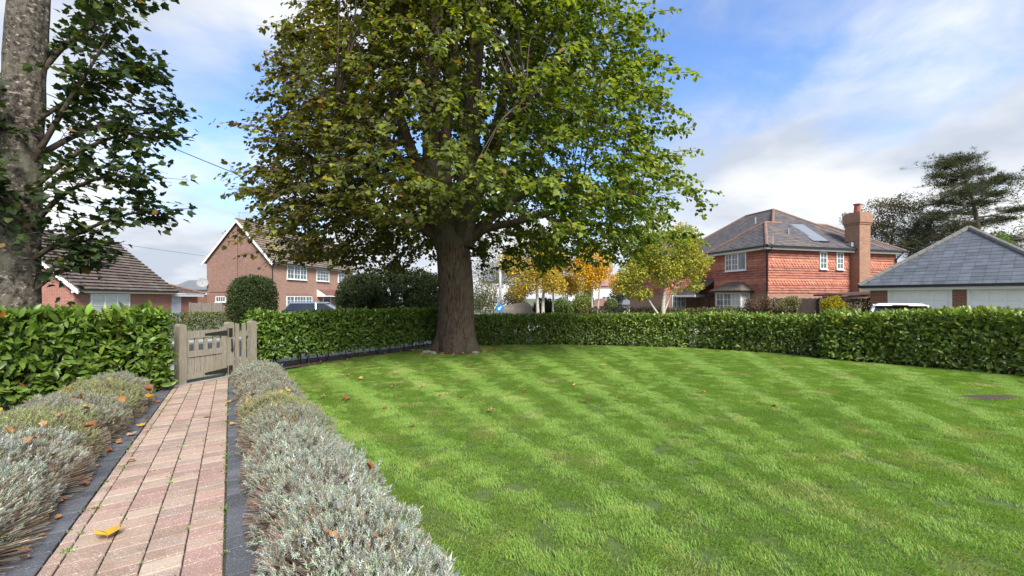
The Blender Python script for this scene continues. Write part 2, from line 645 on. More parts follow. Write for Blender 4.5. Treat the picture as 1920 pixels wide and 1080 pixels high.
# ---- leaf templates: y runs from stalk to tip, z is the upper face
def leaf_template(kind):
    if kind == 'laurel':                      # long glossy ellipse folded on its rib
        ys, ws, zs = [0, 0.32, 0.72, 1.0], [0, 0.185, 0.155, 0], [0, 0.02, -0.03, -0.11]
        V = [(0, ys[0], zs[0])]
        for i in (1, 2):
            V += [(-ws[i], ys[i], zs[i] + ws[i] * 0.28), (0, ys[i], zs[i]), (ws[i], ys[i], zs[i] + ws[i] * 0.28)]
        V.append((0, ys[3], zs[3]))
        T = [(0, 2, 1), (0, 3, 2), (1, 2, 5), (1, 5, 4), (2, 3, 6), (2, 6, 5), (4, 5, 7), (5, 6, 7)]
        return np.array(V, float), np.array(T)
    if kind == 'lime':                        # broad heart
        V = [(0, 0.03, 0), (-0.32, 0.06, 0.07), (-0.42, 0.46, 0.09), (0, 1.0, -0.10), (0.42, 0.46, 0.09), (0.32, 0.06, 0.07), (0, 0.42, 0)]
        T = [(6, (i + 1) % 6, i) for i in range(6)]
        return np.array(V, float), np.array(T)
    if kind == 'maple':                       # five-lobed
        out = [(0, 0), (-0.20, 0.08), (-0.46, 0.10), (-0.42, 0.30), (-0.58, 0.60), (-0.33, 0.62), (-0.24, 0.80), (0, 1.05),
               (0.24, 0.80), (0.33, 0.62), (0.58, 0.60), (0.42, 0.30), (0.46, 0.10), (0.20, 0.08)]
        V = [(x, y, 0.30 * abs(x) ** 1.4 - 0.12 * max(y - 0.5, 0)) for x, y in out] + [(0, 0.38, 0.0)]
        c = len(out)
        T = [(c, (i + 1) % c, i) for i in range(c)]
        return np.array(V, float), np.array(T)
    if kind == 'small':                       # two-triangle leaf for distant crowns
        return np.array([(0, 0, 0), (-0.32, 0.5, 0.06), (0.32, 0.5, 0.06), (0, 1, -0.05)], float), np.array([(0, 2, 1), (1, 2, 3)])
    if kind == 'needle':
        return np.array([(-0.07, 0, 0), (0.07, 0, 0), (0, 1, 0)], float), np.array([(0, 1, 2)])


def unit(a):
    return a / np.maximum(np.linalg.norm(a, axis=-1, keepdims=True), 1e-9)


def basis(d, n):
    """columns x, y, z from leaf axis d and rough normal n"""
    y = unit(d)
    z = unit(n - (n * y).sum(-1, keepdims=True) * y)
    x = np.cross(y, z)
    return np.stack((x, y, z), -1)            # (n,3,3), maps local to world


def scatter(tpl, P, B, S, C, shade=None):
    tv, tf = tpl
    n, k = len(P), len(tv)
    V = np.einsum('nij,kj->nki', B, tv) * np.asarray(S)[:, None, None] + P[:, None, :]
    F = (tf[None] + (np.arange(n) * k)[:, None, None]).reshape(-1, tf.shape[1])
    col = np.repeat(C[:, None, :], k, 1)
    if shade is not None:
        col = col * shade[None, :, None]
    return V.reshape(-1, 3), F, col.reshape(-1, 3)


def leaf_cover(parent, name, kind, P, B, S, C, material, singles=0, piece='leaf', stuff='foliage', prefer=None, smooth=False):
    """the leaves of a plant: the `singles` that show largest as objects of their own, the rest as one part"""
    tpl = leaf_template(kind)
    idx = np.arange(len(P))
    pick = np.array([], int)
    if singles:
        vis = unit(np.array((0, 0, EYE)) - P)
        facing = np.abs((B[:, :, 2] * vis).sum(-1))
        size = S * (0.3 + facing) / np.maximum(P[:, 1], 0.3)
        uu = CX + F_PX * P[:, 0] / np.maximum(P[:, 1], 0.1)
        vv = HOR - F_PX * (P[:, 2] - EYE) / np.maximum(P[:, 1], 0.1)
        ok = (uu > 5) & (uu < 1915) & (vv > 5) & (vv < 1075) & (P[:, 1] > 0.5)
        if prefer is not None:
            ok &= prefer
        size = np.where(ok, size, 0)
        pick = np.argsort(-size)[:singles]
        pick = pick[size[pick] > 0]
    rest = np.setdiff1d(idx, pick)
    V, F, col = scatter(tpl, P[rest], B[rest], S[rest], C[rest])
    np_obj(stuff, V, F, material, parent, col, smooth=smooth, kind='stuff')
    if len(pick):
        off = OFF.get(parent.name, np.zeros(3))
        bins = {}
        order = pick[np.argsort(C[pick].sum(-1))]
        nb = 24
        for i, g in enumerate(np.array_split(order, nb)):
            if not len(g):
                continue
            me = np_mesh(piece, tpl[0], tpl[1], np.repeat(C[g].mean(0)[None], len(tpl[0]), 0), smooth=smooth)
            me.materials.append(M[material])
            for j in g:
                o = bpy.data.objects.new(piece, me)
                mm = np.eye(4)
                mm[:3, :3] = B[j] * S[j]
                mm[:3, 3] = P[j] - off
                o.parent = parent
                o.matrix_basis = Matrix(mm.tolist())
                COL.objects.link(o)


def jit(n, s=1.0):
    return RNG.normal(0, s, (n, 3))


def colours(n, base, spread=0.18, alt=None, altp=0.0):
    c = np.array(base, float)[None] * np.exp(RNG.normal(0, spread, (n, 1))) * np.exp(RNG.normal(0, spread * 0.35, (n, 3)))
    if alt is not None:
        k = RNG.random(n) < altp
        pal = np.array(alt, float)
        c[k] = pal[RNG.integers(0, len(pal), k.sum())] * np.exp(RNG.normal(0, 0.2, (k.sum(), 1)))
    return np.clip(c, 0.002, 0.95)


def vnoise(P, s, seed=0.0):
    return np.array([mnoise.noise(Vector((p[0] * s + seed, p[1] * s - seed, p[2] * s))) for p in P])

# ================================================================== the setting
def sd(s, d, dz=0.0):
    x, y = PU[0] * s + PN[0] * d, PU[1] * s + PN[1] * d
    return Vector((x, y, gz(x, y) + dz))


def sheet(name, rings, dz, material):
    """flat sheet over the ground from a list of (s, d) outlines that do not cross s = 14"""
    b = MB()
    for ring in rings:
        b.poly([sd(s, d, dz) for s, d in ring])
    return b.build(name, material, kind='structure')


def xy2sd(x, y):
    return (PU[0] * x + PU[1] * y, PN[0] * x + PN[1] * y)


b = MB()
for s0, s1 in ((-900, -12), (-12, 14), (14, 3000)):
    b.poly([sd(s0, 3000, -0.03), sd(s1, 3000, -0.03), sd(s1, -3000, -0.03), sd(s0, -3000, -0.03)])
tag(b.build('ground', 'verge', kind='structure'), 'green ground spreading out under the gardens')

# hedge lines (front foot, towards the lawn)
HM = [(-5.55, 9.25), (-4.2, 11.6), (-2.75, 13.6), (-1.35, 14.75)]
HF = [(-1.35, 14.75), (0.6, 14.75), (2.56, 14.3), (5.6, 13.1), (7.5, 11.1), (8.25, 10.3)]
HN = [(7.62, 10.22), (8.5, 9.0), (9.35, 7.5), (10.15, 5.5), (10.7, 3.4)]
LAWN = [(-4.9, 8.75), (-5.0, 9.5)] + HM[1:] + HF[1:-1] + HN + [(11.3, -1.0), (0.5 + 2.0, -3.0)]
lav_r = 0.80
p0 = sd(-1.5, lav_r)
LAWN = [(p0.x, p0.y)] + [(sd(9.6, lav_r).x, sd(9.6, lav_r).y)] + LAWN[1:]
b = MB()
b.poly([(x, y, gz(x, y) - 0.004) for x, y in LAWN][::-1])
tag(b.build('lawn', 'lawn_soil', kind='structure'), 'mown garden lawn inside the laurel hedges')

# planting beds beside the path and under the hedges
b = MB()
b.poly([sd(-1.5, 0.14, 0.002), sd(-1.5, 0.84, 0.002), sd(9.7, 0.84, 0.002), sd(9.7, 0.14, 0.002)])
b.poly([sd(-1.5, -2.6, 0.002), sd(-1.5, -1.0, 0.002), sd(9.4, -1.0, 0.002), sd(9.4, -2.6, 0.002)])
for line, w in ((HM, 1.1), (HF, 1.1), (HN, 1.1)):
    for i in range(len(line) - 1):
        (x0, y0), (x1, y1) = line[i], line[i + 1]
        dx, dy = x1 - x0, y1 - y0
        l = math.hypot(dx, dy)
        nx, ny = -dy / l, dx / l
        q = [(x0 - nx * 0.1, y0 - ny * 0.1), (x1 - nx * 0.1, y1 - ny * 0.1), (x1 + nx * w, y1 + ny * w), (x0 + nx * w, y0 + ny * w)]
        b.poly([(x, y, gz(x, y) + 0.004 + i * 0.001) for x, y in q])
b.build('soil_bed', 'soil', kind='structure')

# street outside: pavement, kerb, road, far pavement, all along the hedge with the gate
RD = np.array((0.53, 0.848))
RN = np.array((-0.848, 0.53))
RO = np.array((-5.6, 9.2))


def strip(name, o0, o1, dz, material, t0=-60, t1=160):
    b = MB()
    n = 44
    for i in range(n):
        a0, a1 = t0 + (t1 - t0) * i / n, t0 + (t1 - t0) * (i + 1) / n
        q = []
        for a, o in ((a0, o0), (a1, o0), (a1, o1), (a0, o1)):
            p = RO + RD * a + RN * o
            q.append((p[0], p[1], gz(*p) + dz))
        b.poly(q[::-1])
    return b.build(name, material, kind='structure')


strip('pavement', 1.15, 3.0, 0.012, 'paving_pale')
strip('road', 3.14, 8.6, -0.016, 'asphalt')
for nm, o in (('kerb', 3.0), ('kerb', 8.6)):
    kb = MB()
    for i in range(70):
        a0 = -20 + i * 0.915
        q = [RO + RD * a + RN * oo for a, oo in ((a0, o), (a0 + 0.905, o), (a0 + 0.905, o + 0.125), (a0, o + 0.125))]
        kb.hexa([(p[0], p[1], gz(*p) - 0.1) for p in q][::-1] + [(p[0], p[1], gz(*p) + 0.05) for p in q][::-1])
    kb.build(nm, 'kerb_stone', kind='structure')
strip('far_pavement', 8.73, 10.2, 0.010, 'paving_pale')
# driveway before the garage, extended in pale paving to keep bounced light neutral
b = MB()
b.poly([(11.9, 2, -0.27), (30, 2, -0.27), (28, 30, -0.27), (15.0, 26, -0.27), (7.5, 21.5, -0.27), (7.0, 15.5, -0.27), (9.4, 12.2, -0.27)])
b.build('driveway', 'block_paving', kind='structure')

# ------------------------------------------------------------------ the paved path
pb = MB()
pb.poly([sd(-1.5, -1.04, 0.010), sd(-1.5, 0.18, 0.010), sd(10.4, 0.18, 0.010), sd(9.72, -1.04, 0.010)])
path = pb.build('path', 'moss_joint', kind='structure')
PAVER_MESH = {}


def paver_mesh(ls, ld, col, material, key):
    k = (key, round(ls, 3), round(ld, 3))
    if k not in PAVER_MESH:
        e, h, o = 0.0035, 0.03, 0.004
        a, c = ls / 2, ld / 2
        rings = [[(-a, -c, 0), (a, -c, 0), (a, c, 0), (-a, c, 0)],
                 [(-a, -c, h - o), (a, -c, h - o), (a, c, h - o), (-a, c, h - o)],
                 [(-a + e, -c + e, h), (a - e, -c + e, h), (a - e, c - e, h), (-a + e, c - e, h)]]
        V = [q for r in rings for q in r]
        F = [(i, (i + 1) % 4, 4 + (i + 1) % 4, 4 + i) for i in range(4)] + [(4 + i, 4 + (i + 1) % 4, 8 + (i + 1) % 4, 8 + i) for i in range(4)] + [(8, 9, 10, 11)]
        me = np_mesh('paver', V, F, np.repeat(np.array([col]), 12, 0))
        me.materials.append(M[material])
        PAVER_MESH[k] = me
    return PAVER_MESH[k]


RED = [(0.36, 0.258, 0.20), (0.345, 0.243, 0.19), (0.375, 0.285, 0.22), (0.33, 0.245, 0.205), (0.34, 0.215, 0.18), (0.385, 0.30, 0.23), (0.36, 0.263, 0.205)]
DARK = [(0.085, 0.09, 0.105), (0.105, 0.11, 0.125), (0.075, 0.08, 0.09)]
slope = math.atan(0.02)
ang = math.atan2(PU[1], PU[0])
pavers = []
LS = [0.118, 0.142, 0.172]
cols = [(-0.762 + 0.183 * k, -0.762 + 0.183 * (k + 1)) for k in range(4)] + [(-0.832, -0.762)]
for ci, (d0, d1) in enumerate(cols):
    s = 0.3 + random.random() * 0.1
    while True:
        l = random.choice(LS)
        if s + l > 9.72 + 0.55 * (d0 + 0.83):
            break
        pavers.append((s + l / 2, (d0 + d1) / 2, l - 0.015, d1 - d0 - 0.007, 'paver_red', random.choice(RED)))
        s += l
reds = len(pavers)
for d0, d1, s1 in ((-1.035, -0.836, 9.55), (-0.026, 0.172, 10.1)):
    s = 0.3
    while s + 0.142 < s1:
        pavers.append((s + 0.071, (d0 + d1) / 2, 0.127, d1 - d0 - 0.01, 'paver_charcoal', random.choice(DARK)))
        s += 0.142


def paver_matrix(s, d, dz):
    p = sd(s, d, dz)
    return Matrix.Translation(p) @ Matrix.Rotation(ang, 4, 'Z') @ Matrix.Rotation(slope + random.gauss(0, 0.006), 4, 'Y') @ Matrix.Rotation(random.gauss(0, 0.008), 4, 'X') @ Matrix.Rotation(random.gauss(0, 0.008), 4, 'Z')


order = sorted(range(reds), key=lambda i: abs(pavers[i][0] - 4.2) if pavers[i][0] > 2.4 else 99)
keep = set(order[:290])
restV, restF, restC, o0 = [], [], [], 0
for i, (s, d, l, w, mname, col) in enumerate(pavers):
    mx = paver_matrix(s, d, 0.0 + random.gauss(0, 0.0018))
    me = paver_mesh(l, w, col, mname, RED.index(col) if mname == 'paver_red' else 10 + DARK.index(col))
    if i >= reds or i in keep:
        o = bpy.data.objects.new('paver' if i < reds else 'edging_paver', me)
        o.parent = path
        o.matrix_basis = mx
        COL.objects.link(o)
    else:
        v = np.array([tuple(mx @ q.co) for q in me.vertices])
        restV.append(v)
        restF.append(np.array([tuple(p.vertices) for p in me.polygons]) + o0)
        restC.append(np.repeat(np.array([col]), len(v), 0))
        o0 += len(v)
if restV:
    np_obj('paver_field', np.concatenate(restV), np.concatenate(restF), 'paver_red', path, np.concatenate(restC), kind='stuff')

# ================================================================== roofs and walls
def roof_courses(mb, poly, course, width, thick, jitter=0.12, lift=0.0, pieces=None, point=None, tint=None):
    """lay staggered tiles on a convex roof face; poly[0]->poly[1] is the eaves line. Each tile is a thin wedge.
    With `pieces` a list, each tile is kept apart as its own vertex list."""
    P = [mb.p(q) for q in poly]
    ex = (P[1] - P[0]).normalized()
    nn = (P[1] - P[0]).cross(P[-1] - P[0]).normalized()
    if nn.z < -0.01:
        nn = -nn
    up = nn.cross(ex)
    if up.dot(P[-1] - P[0]) < 0:
        up = -up
    Q = [((q - P[0]).dot(ex), (q - P[0]).dot(up)) for q in P]
    rmax = max(q[1] for q in Q)

    def span(r):
        xs = []
        for i in range(len(Q)):
            (x0, y0), (x1, y1) = Q[i], Q[(i + 1) % len(Q)]
            if (y0 - r) * (y1 - r) <= 0 and abs(y1 - y0) > 1e-9:
                xs.append(x0 + (x1 - x0) * (r - y0) / (y1 - y0))
        return (min(xs), max(xs)) if len(xs) >= 2 else None
    fr, mb.fr = mb.fr, None
    nrow = max(1, int(round(rmax / course)))
    for k in range(nrow):
        r0, r1 = rmax * k / nrow, rmax * (k + 1) / nrow
        a, c = span(min(r0 + 1e-4, rmax)), span(max(r1 - 1e-4, 0))
        if not a or not c:
            continue
        x = min(a[0], c[0]) - (width * 0.5 if k % 2 else 0)
        while x < max(a[1], c[1]):
            xa, xb = x + 0.004, x + width - 0.004
            q0, q1 = max(xa, a[0]), min(xb, a[1])
            t0, t1 = max(xa, c[0]), min(xb, c[1])
            x += width
            if q1 - q0 < 0.02 and t1 - t0 < 0.02:
                continue
            q1, t1 = max(q1, q0), max(t1, t0)
            h = thick * random.uniform(0.9, 1.25) + lift
            B = lambda s, r, z: P[0] + ex * s + up * r + nn * z
            col = (1 + random.gauss(0, jitter),) * 3
            if tint:
                col = tint(r0, col)
            lo = [B(q0, r0, lift), B(q1, r0, lift), B(t1, r1, lift), B(t0, r1, lift)]
            hi = [B(q0, r0, h), B(q1, r0, h), B(t1, r1 + 0.01, lift + 0.004), B(t0, r1 + 0.01, lift + 0.004)]
            if point and point(r0):
                mid = (q0 + q1) / 2
                tip = B(mid, r0 - course * 0.55, h * 1.15)
                f = [(hi[0], tip, hi[1]), (hi[0], hi[1], hi[2], hi[3])]
                for g in f:
                    mb.poly(g, col=col)
                continue
            faces = [(hi[0], hi[1], hi[2], hi[3]), (lo[0], lo[1], hi[1], hi[0]), (lo[0], hi[0], hi[3], lo[3]), (lo[1], lo[2], hi[2], hi[1])]
            if pieces is not None:
                pieces.append((faces, col))
            else:
                for g in faces:
                    mb.poly(g, col=col)
    mb.fr = fr


def ridge_run(mb, a, b2, r=0.11, seg=0.42):
    a, b2 = mb.p(a), mb.p(b2)
    fr, mb.fr = mb.fr, None
    L = (b2 - a).length
    n = max(1, int(L / seg))
    for i in range(n):
        p, q = a.lerp(b2, i / n), a.lerp(b2, (i + 0.97) / n)
        mb.cyl(p, q, r * random.uniform(0.95, 1.06), r, 8)
    mb.fr = fr


def window(root, fr, x0, x1, z0, z1, y, cols_, rows, lights=None, frame_m='upvc', glass_m='glass', sill=True, depth=0.07, sign=-1, kind='window'):
    """a window standing `depth` proud of the wall plane at y (sign: outward side), with casements split by bars.
    lights: list of relative casement edges"""
    lights = lights or [0, 1]
    fw = 0.065
    mb = MB(fr)
    ya, yb = y, y + sign * depth
    y0, y1 = min(ya, yb), max(ya, yb)
    mb.box(x0, x1, y0, y1, z0, z0 + fw)
    mb.box(x0, x1, y0, y1, z1 - fw, z1)
    mb.box(x0, x0 + fw, y0 + 0.001, y1 - 0.001, z0 + fw, z1 - fw)
    mb.box(x1 - fw, x1, y0 + 0.001, y1 - 0.001, z0 + fw, z1 - fw)
    ix0, ix1 = x0 + fw, x1 - fw
    for e in lights[1:-1]:
        xm = ix0 + (ix1 - ix0) * e
        mb.box(xm - 0.045, xm + 0.045, y0 + 0.002, y1 - 0.002, z0 + fw, z1 - fw)
    w = mb.build(kind, frame_m, root)
    gm = (y0 + y1) / 2
    for i in range(len(lights) - 1):
        a = ix0 + (ix1 - ix0) * lights[i] + (0.045 if i else 0)
        c = ix0 + (ix1 - ix0) * lights[i + 1] - (0.045 if i < len(lights) - 2 else 0)
        g = MB(fr)
        g.box(a, c, gm - 0.006, gm + 0.006, z0 + fw, z1 - fw)
        g.build('pane', glass_m if isinstance(glass_m, str) else glass_m[i], w)
        nc = cols_ if isinstance(cols_, int) else cols_[i]
        nr = rows if isinstance(rows, int) else rows[i]
        if nc > 1 or nr > 1:
            k = MB(fr)
            o = gm + sign * 0.012
            for j in range(1, nc):
                xx = a + (c - a) * j / nc
                k.box(xx - 0.016, xx + 0.016, o - 0.012, o + 0.012, z0 + fw, z1 - fw)
            for j in range(1, nr):
                zz = z0 + fw + (z1 - z0 - 2 * fw) * j / nr
                k.box(a, c, o - 0.010, o + 0.010, zz - 0.016, zz + 0.016)
            k.build('glazing_bar', frame_m, w)
    if sill:
        s = MB(fr)
        ys = sorted((y, y + sign * (depth + 0.07)))
        s.box(x0 - 0.04, x1 + 0.04, ys[0], ys[1], z0 - 0.06, z0 - 0.003)
        s.build('sill', frame_m, w)
    return w


def pipe(root, fr, pts, r=0.04, name='downpipe', material='gutter_black'):
    mb = MB(fr)
    for a, c in zip(pts[:-1], pts[1:]):
        mb.cyl(a, c, r, r, 8)
    return mb.build(name, material, root)


def gutter(root, fr, a, c, r=0.065, name='gutter', material='gutter_black'):
    mb = MB(fr)
    mb.bar(a, c, r * 1.8, r * 1.6)
    return mb.build(name, material, root)


GB = -0.30                                    # ground level by the houses

# ------------------------------------------------------------------ brick house with the white-edged gable
t_ = np.array((0.176, 0.984))
n_ = np.array((-0.984, 0.176))
fr = ((-20.3, 35.0), t_, n_)                  # p along the front, away; q across the gable
H1 = thing('brick_house', (-20.3, 35.0, GB), 'two storey brick house with white edged gable and mossy brown roof', 'house')
E, RZ, WG, LG = 4.72, 8.1, 6.3, 12.5
mb = MB(fr)
mb.poly([(0, 0, GB), (LG, 0, GB), (LG, 0, E), (0, 0, E)])
mb.poly([(0, WG, GB), (LG, WG, GB), (LG, WG, E), (0, WG, E)][::-1])
mb.poly([(LG, 0, GB), (LG, WG, GB), (LG, WG, E), (LG, WG / 2, RZ - 0.1), (LG, 0, E)])
mb.build('front_wall', 'brick_house', H1)
mb = MB(fr)
mb.poly([(0, WG, GB), (0, 0, GB), (0, 0, E), (0, WG / 2, RZ - 0.1), (0, WG, E)])
mb.build('gable_wall', 'brick_gable', H1)
ov = 0.22
k_ = (RZ - E) / (WG / 2)
mb = MB(fr)
roof_courses(mb, [(-ov, -0.3, E - 0.3 * k_ + 0.05), (LG + ov, -0.3, E - 0.3 * k_ + 0.05), (LG + ov, WG / 2, RZ + 0.05), (-ov, WG / 2, RZ + 0.05)], 0.30, 0.33, 0.07, jitter=0.08)
roof_courses(mb, [(-ov, WG + 0.3, E - 0.3 * k_ + 0.05), (LG + ov, WG + 0.3, E - 0.3 * k_ + 0.05), (LG + ov, WG / 2, RZ + 0.05), (-ov, WG / 2, RZ + 0.05)], 0.30, 0.33, 0.07, jitter=0.08)
ro = mb.build('roof', 'tile_moss', H1)
mb = MB(fr)
ridge_run(mb, (-ov, WG / 2, RZ + 0.06), (LG + ov, WG / 2, RZ + 0.06), 0.12)
mb.build('ridge', 'tile_moss', ro)
mb = MB(fr)
for q0, q1 in ((-0.3, WG / 2), (WG + 0.3, WG / 2)):
    za, zb = E - 0.3 * k_, RZ
    mb.hexa([(-ov - 0.03, q0, za - 0.2), (-ov + 0.03, q0, za - 0.2), (-ov + 0.03, q1, zb - 0.2), (-ov - 0.03, q1, zb - 0.2),
             (-ov - 0.03, q0, za + 0.04), (-ov + 0.03, q0, za + 0.04), (-ov + 0.03, q1, zb + 0.04), (-ov - 0.03, q1, zb + 0.04)])
mb.build('bargeboard', 'white_paint', H1)
mb = MB(fr)
mb.box(-ov, LG + ov, -0.27, -0.02, E - 0.38, E - 0.2)
mb.build('fascia', 'white_paint', H1)
gutter(H1, fr, (-0.1, -0.36, E - 0.27), (LG, -0.36, E - 0.27))
pipe(H1, fr, [(0.1, -0.34, E - 0.3), (0.12, -0.08, E - 0.6), (0.12, -0.06, GB)])
window(H1, fr, 1.9, 4.5, 3.15, 4.5, 0, [2, 2, 2], 3, [0, 0.33, 0.67, 1])
window(H1, fr, 6.0, 8.0, 3.15, 4.5, 0, [4], 4)
window(H1, fr, 9.6, 11.2, 3.15, 4.5, 0, [3], 3)
window(H1, fr, 1.85, 5.3, 0.45, 1.62, 0, [2, 4, 2], 3, [0, 0.27, 0.75, 1])
mb = MB(fr)
for k in range(14):
    x = 1.85 + k * 0.247
    mb.box(x, x + 0.23, -0.006, 0.02, 1.64, 1.86)
mb.build('window_lintel', 'brick_gable', H1)
mb = MB(fr)                                   # door with its tiled canopy
mb.box(7.1, 8.2, -0.03, 0.03, GB + 0.05, 1.5)
dr = mb.build('door', 'car_glass', H1)
mb = MB(fr)
mb.box(6.98, 7.09, -0.06, 0.02, GB, 1.6)
mb.build('door_jamb', 'upvc', dr)
mb = MB(fr)
mb.box(8.21, 8.32, -0.06, 0.02, GB, 1.6)
mb.build('door_jamb', 'upvc', dr)
cn = MB(fr)
cn.hexa([(6.1, -0.9, 1.6), (9.7, -0.9, 1.6), (9.7, -0.003, 1.6), (6.1, -0.003, 1.6), (6.1, -0.9, 1.75), (9.7, -0.9, 1.75), (9.7, -0.003, 2.3), (6.1, -0.003, 2.3)])
cn = cn.build('door_canopy', 'white_paint', H1)
mb = MB(fr)
roof_courses(mb, [(6.15, -0.95, 1.77), (9.65, -0.95, 1.77), (9.65, -0.01, 2.34), (6.15, -0.01, 2.34)], 0.2, 0.3, 0.03, lift=0.01)
mb.build('canopy_tile', 'canopy_tile', cn)
# small window, aerial and dish on the gable side (x runs across the gable here)
frg = ((-20.3, 35.0), n_, -t_)
window(H1, frg, 4.35, 5.35, 1.1, 1.6, 0, [4], 1, sign=1)
mb = MB(fr)
mb.cyl((0.2, WG / 2 + 0.1, RZ), (0.2, WG / 2 + 0.1, RZ + 0.75), 0.02, 0.02, 6)
mb.bar((0.2, WG / 2 + 0.2, RZ + 0.72), (0.35, WG / 2 - 1.3, RZ + 0.6), 0.02)
for k in range(7):
    q = WG / 2 + 0.05 - k * 0.19
    mb.bar((0.0, q, RZ + 0.70 - k * 0.012), (0.45, q, RZ + 0.70 - k * 0.012), 0.01)
mb.build('aerial', 'dish_grey', H1)
mb = MB(fr)
c0 = mb.p((-0.45, WG - 0.05, 2.75))
mb.fr = None
ax = Vector((0.55, -0.75, 0.35)).normalized()
s1 = ax.orthogonal().normalized()
s2 = ax.cross(s1)
rings = []
for i in range(5):
    rr = 0.42 * i / 4
    rings.append([c0 + (s1 * math.cos(k * math.pi / 7) + s2 * math.sin(k * math.pi / 7)) * rr + ax * (rr * rr * 0.5) for k in range(14)])
for i in range(4):
    for k in range(14):
        mb.poly([rings[i][k], rings[i][(k + 1) % 14], rings[i + 1][(k + 1) % 14], rings[i + 1][k]])
mb.cyl(c0, c0 + ax * 0.42, 0.015, 0.015, 6)
mb.cyl(c0, c0 - ax * 0.35 - Vector((0, 0, 0.2)), 0.02, 0.02, 6)
mb.build('satellite_dish', 'dish_grey', H1)
mb = MB(fr)
mb.bar((-0.012, WG / 2 + 0.05, RZ - 0.5), (-0.012, WG / 2 + 0.05, GB + 0.3), 0.02)
mb.bar((-0.012, 0.3, 1.95), (-0.012, WG - 0.3, 1.95), 0.02, 0.035)
mb.build('wall_cable', 'fence_dark', H1)

# ------------------------------------------------------------------ bungalow on the left
bt = np.array((-0.14, 0.99))
bn = np.array((-0.99, -0.14))
fr = ((-23.15, 22.0), bt, bn)
H2 = thing('bungalow', (-23.15, 22.0, GB), 'red brick bungalow with brown tiled roof and white window', 'house')
E, WG, LG, RZ = 1.98, 6.6, 7.6, 5.1
mb = MB(fr)
mb.poly([(0, 0, GB), (LG, 0, GB), (LG, 0, E), (0, 0, E)])
mb.poly([(0, WG, GB), (0, 0, GB), (0, 0, E), (0, WG / 2, RZ - 0.1), (0, WG, E)])
mb.poly([(LG, 0, GB), (LG, WG, GB), (LG, WG, E), (LG, WG / 2, RZ - 0.1), (LG, 0, E)])
mb.poly([(LG, WG, GB), (0, WG, GB), (0, WG, E), (LG, WG, E)])
mb.build('wall', 'brick_bungalow', H2)
k_ = (RZ - E) / (WG / 2)
mb = MB(fr)
roof_courses(mb, [(-0.2, -0.35, E - 0.1), (LG + 0.15, -0.35, E - 0.1), (LG + 0.15, WG / 2, RZ), (-0.2, WG / 2, RZ)], 0.29, 0.31, 0.085, jitter=0.07)
roof_courses(mb, [(-0.2, WG + 0.35, E - 0.1), (LG + 0.15, WG + 0.35, E - 0.1), (LG + 0.15, WG / 2, RZ), (-0.2, WG / 2, RZ)], 0.29, 0.31, 0.085, jitter=0.07)
ro = mb.build('roof', 'tile_brown', H2)
mb = MB(fr)
ridge_run(mb, (-0.2, WG / 2, RZ + 0.02), (LG + 0.15, WG / 2, RZ + 0.02), 0.13)
mb.build('ridge', 'tile_brown', ro)
mb = MB(fr)
for q0, q1 in ((-0.35, WG / 2), (WG + 0.35, WG / 2)):
    za, zb = E - 0.12, RZ - 0.02
    mb.hexa([(-0.26, q0, za - 0.22), (-0.2, q0, za - 0.22), (-0.2, q1, zb - 0.22), (-0.26, q1, zb - 0.22),
             (-0.26, q0, za), (-0.2, q0, za), (-0.2, q1, zb), (-0.26, q1, zb)])
mb.build('bargeboard', 'white_paint', H2)
mb = MB(fr)
mb.box(-0.18, LG + 0.1, -0.33, -0.005, E - 0.26, E - 0.11)
mb.build('fascia', 'white_paint', H2)
gutter(H2, fr, (-0.18, -0.40, E - 0.12), (LG + 0.1, -0.40, E - 0.12), 0.05)
window(H2, fr, 0.95, 3.75, 0.35, E - 0.3, 0, 1, [2, 1, 2], [0, 0.33, 0.66, 1], glass_m='blind')
# lower side porch with its own roof and pale door
mb = MB(fr)
mb.poly([(LG + 0.002, 0.15, GB), (LG + 3.4, 0.15, GB), (LG + 3.4, 0.15, E - 0.25), (LG + 0.002, 0.15, E - 0.25)])
mb.poly([(LG + 3.4, 0.15, GB), (LG + 3.4, 4, GB), (LG + 3.4, 4, E - 0.25), (LG + 3.4, 0.15, E - 0.25)])
pw = mb.build('porch_wall', 'brick_bungalow', H2)
mb = MB(fr)
mb.box(LG + 0.25, LG + 1.3, 0.10, 0.17, GB, E - 0.4)
mb.build('door', 'door_grey', H2)
mb = MB(fr)
roof_courses(mb, [(LG + 0.16, -0.25, E - 0.2), (LG + 3.7, -0.25, E - 0.2), (LG + 1.5, 2.2, E + 0.75), (LG + 0.16, 2.2, E + 0.75)], 0.29, 0.31, 0.05)
mb.build('porch_roof', 'tile_brown', H2)
mb = MB(fr)
mb.box(LG + 0.16, LG + 3.6, -0.2, 0.13, E - 0.42, E - 0.24)
mb.build('porch_fascia', 'white_paint', H2)
mb = MB(fr)
ridge_run(mb, (LG + 3.7, -0.25, E - 0.17), (LG + 1.5, 2.2, E + 0.78), 0.08)
mb.build('porch_hip', 'ridge_tile', H2)

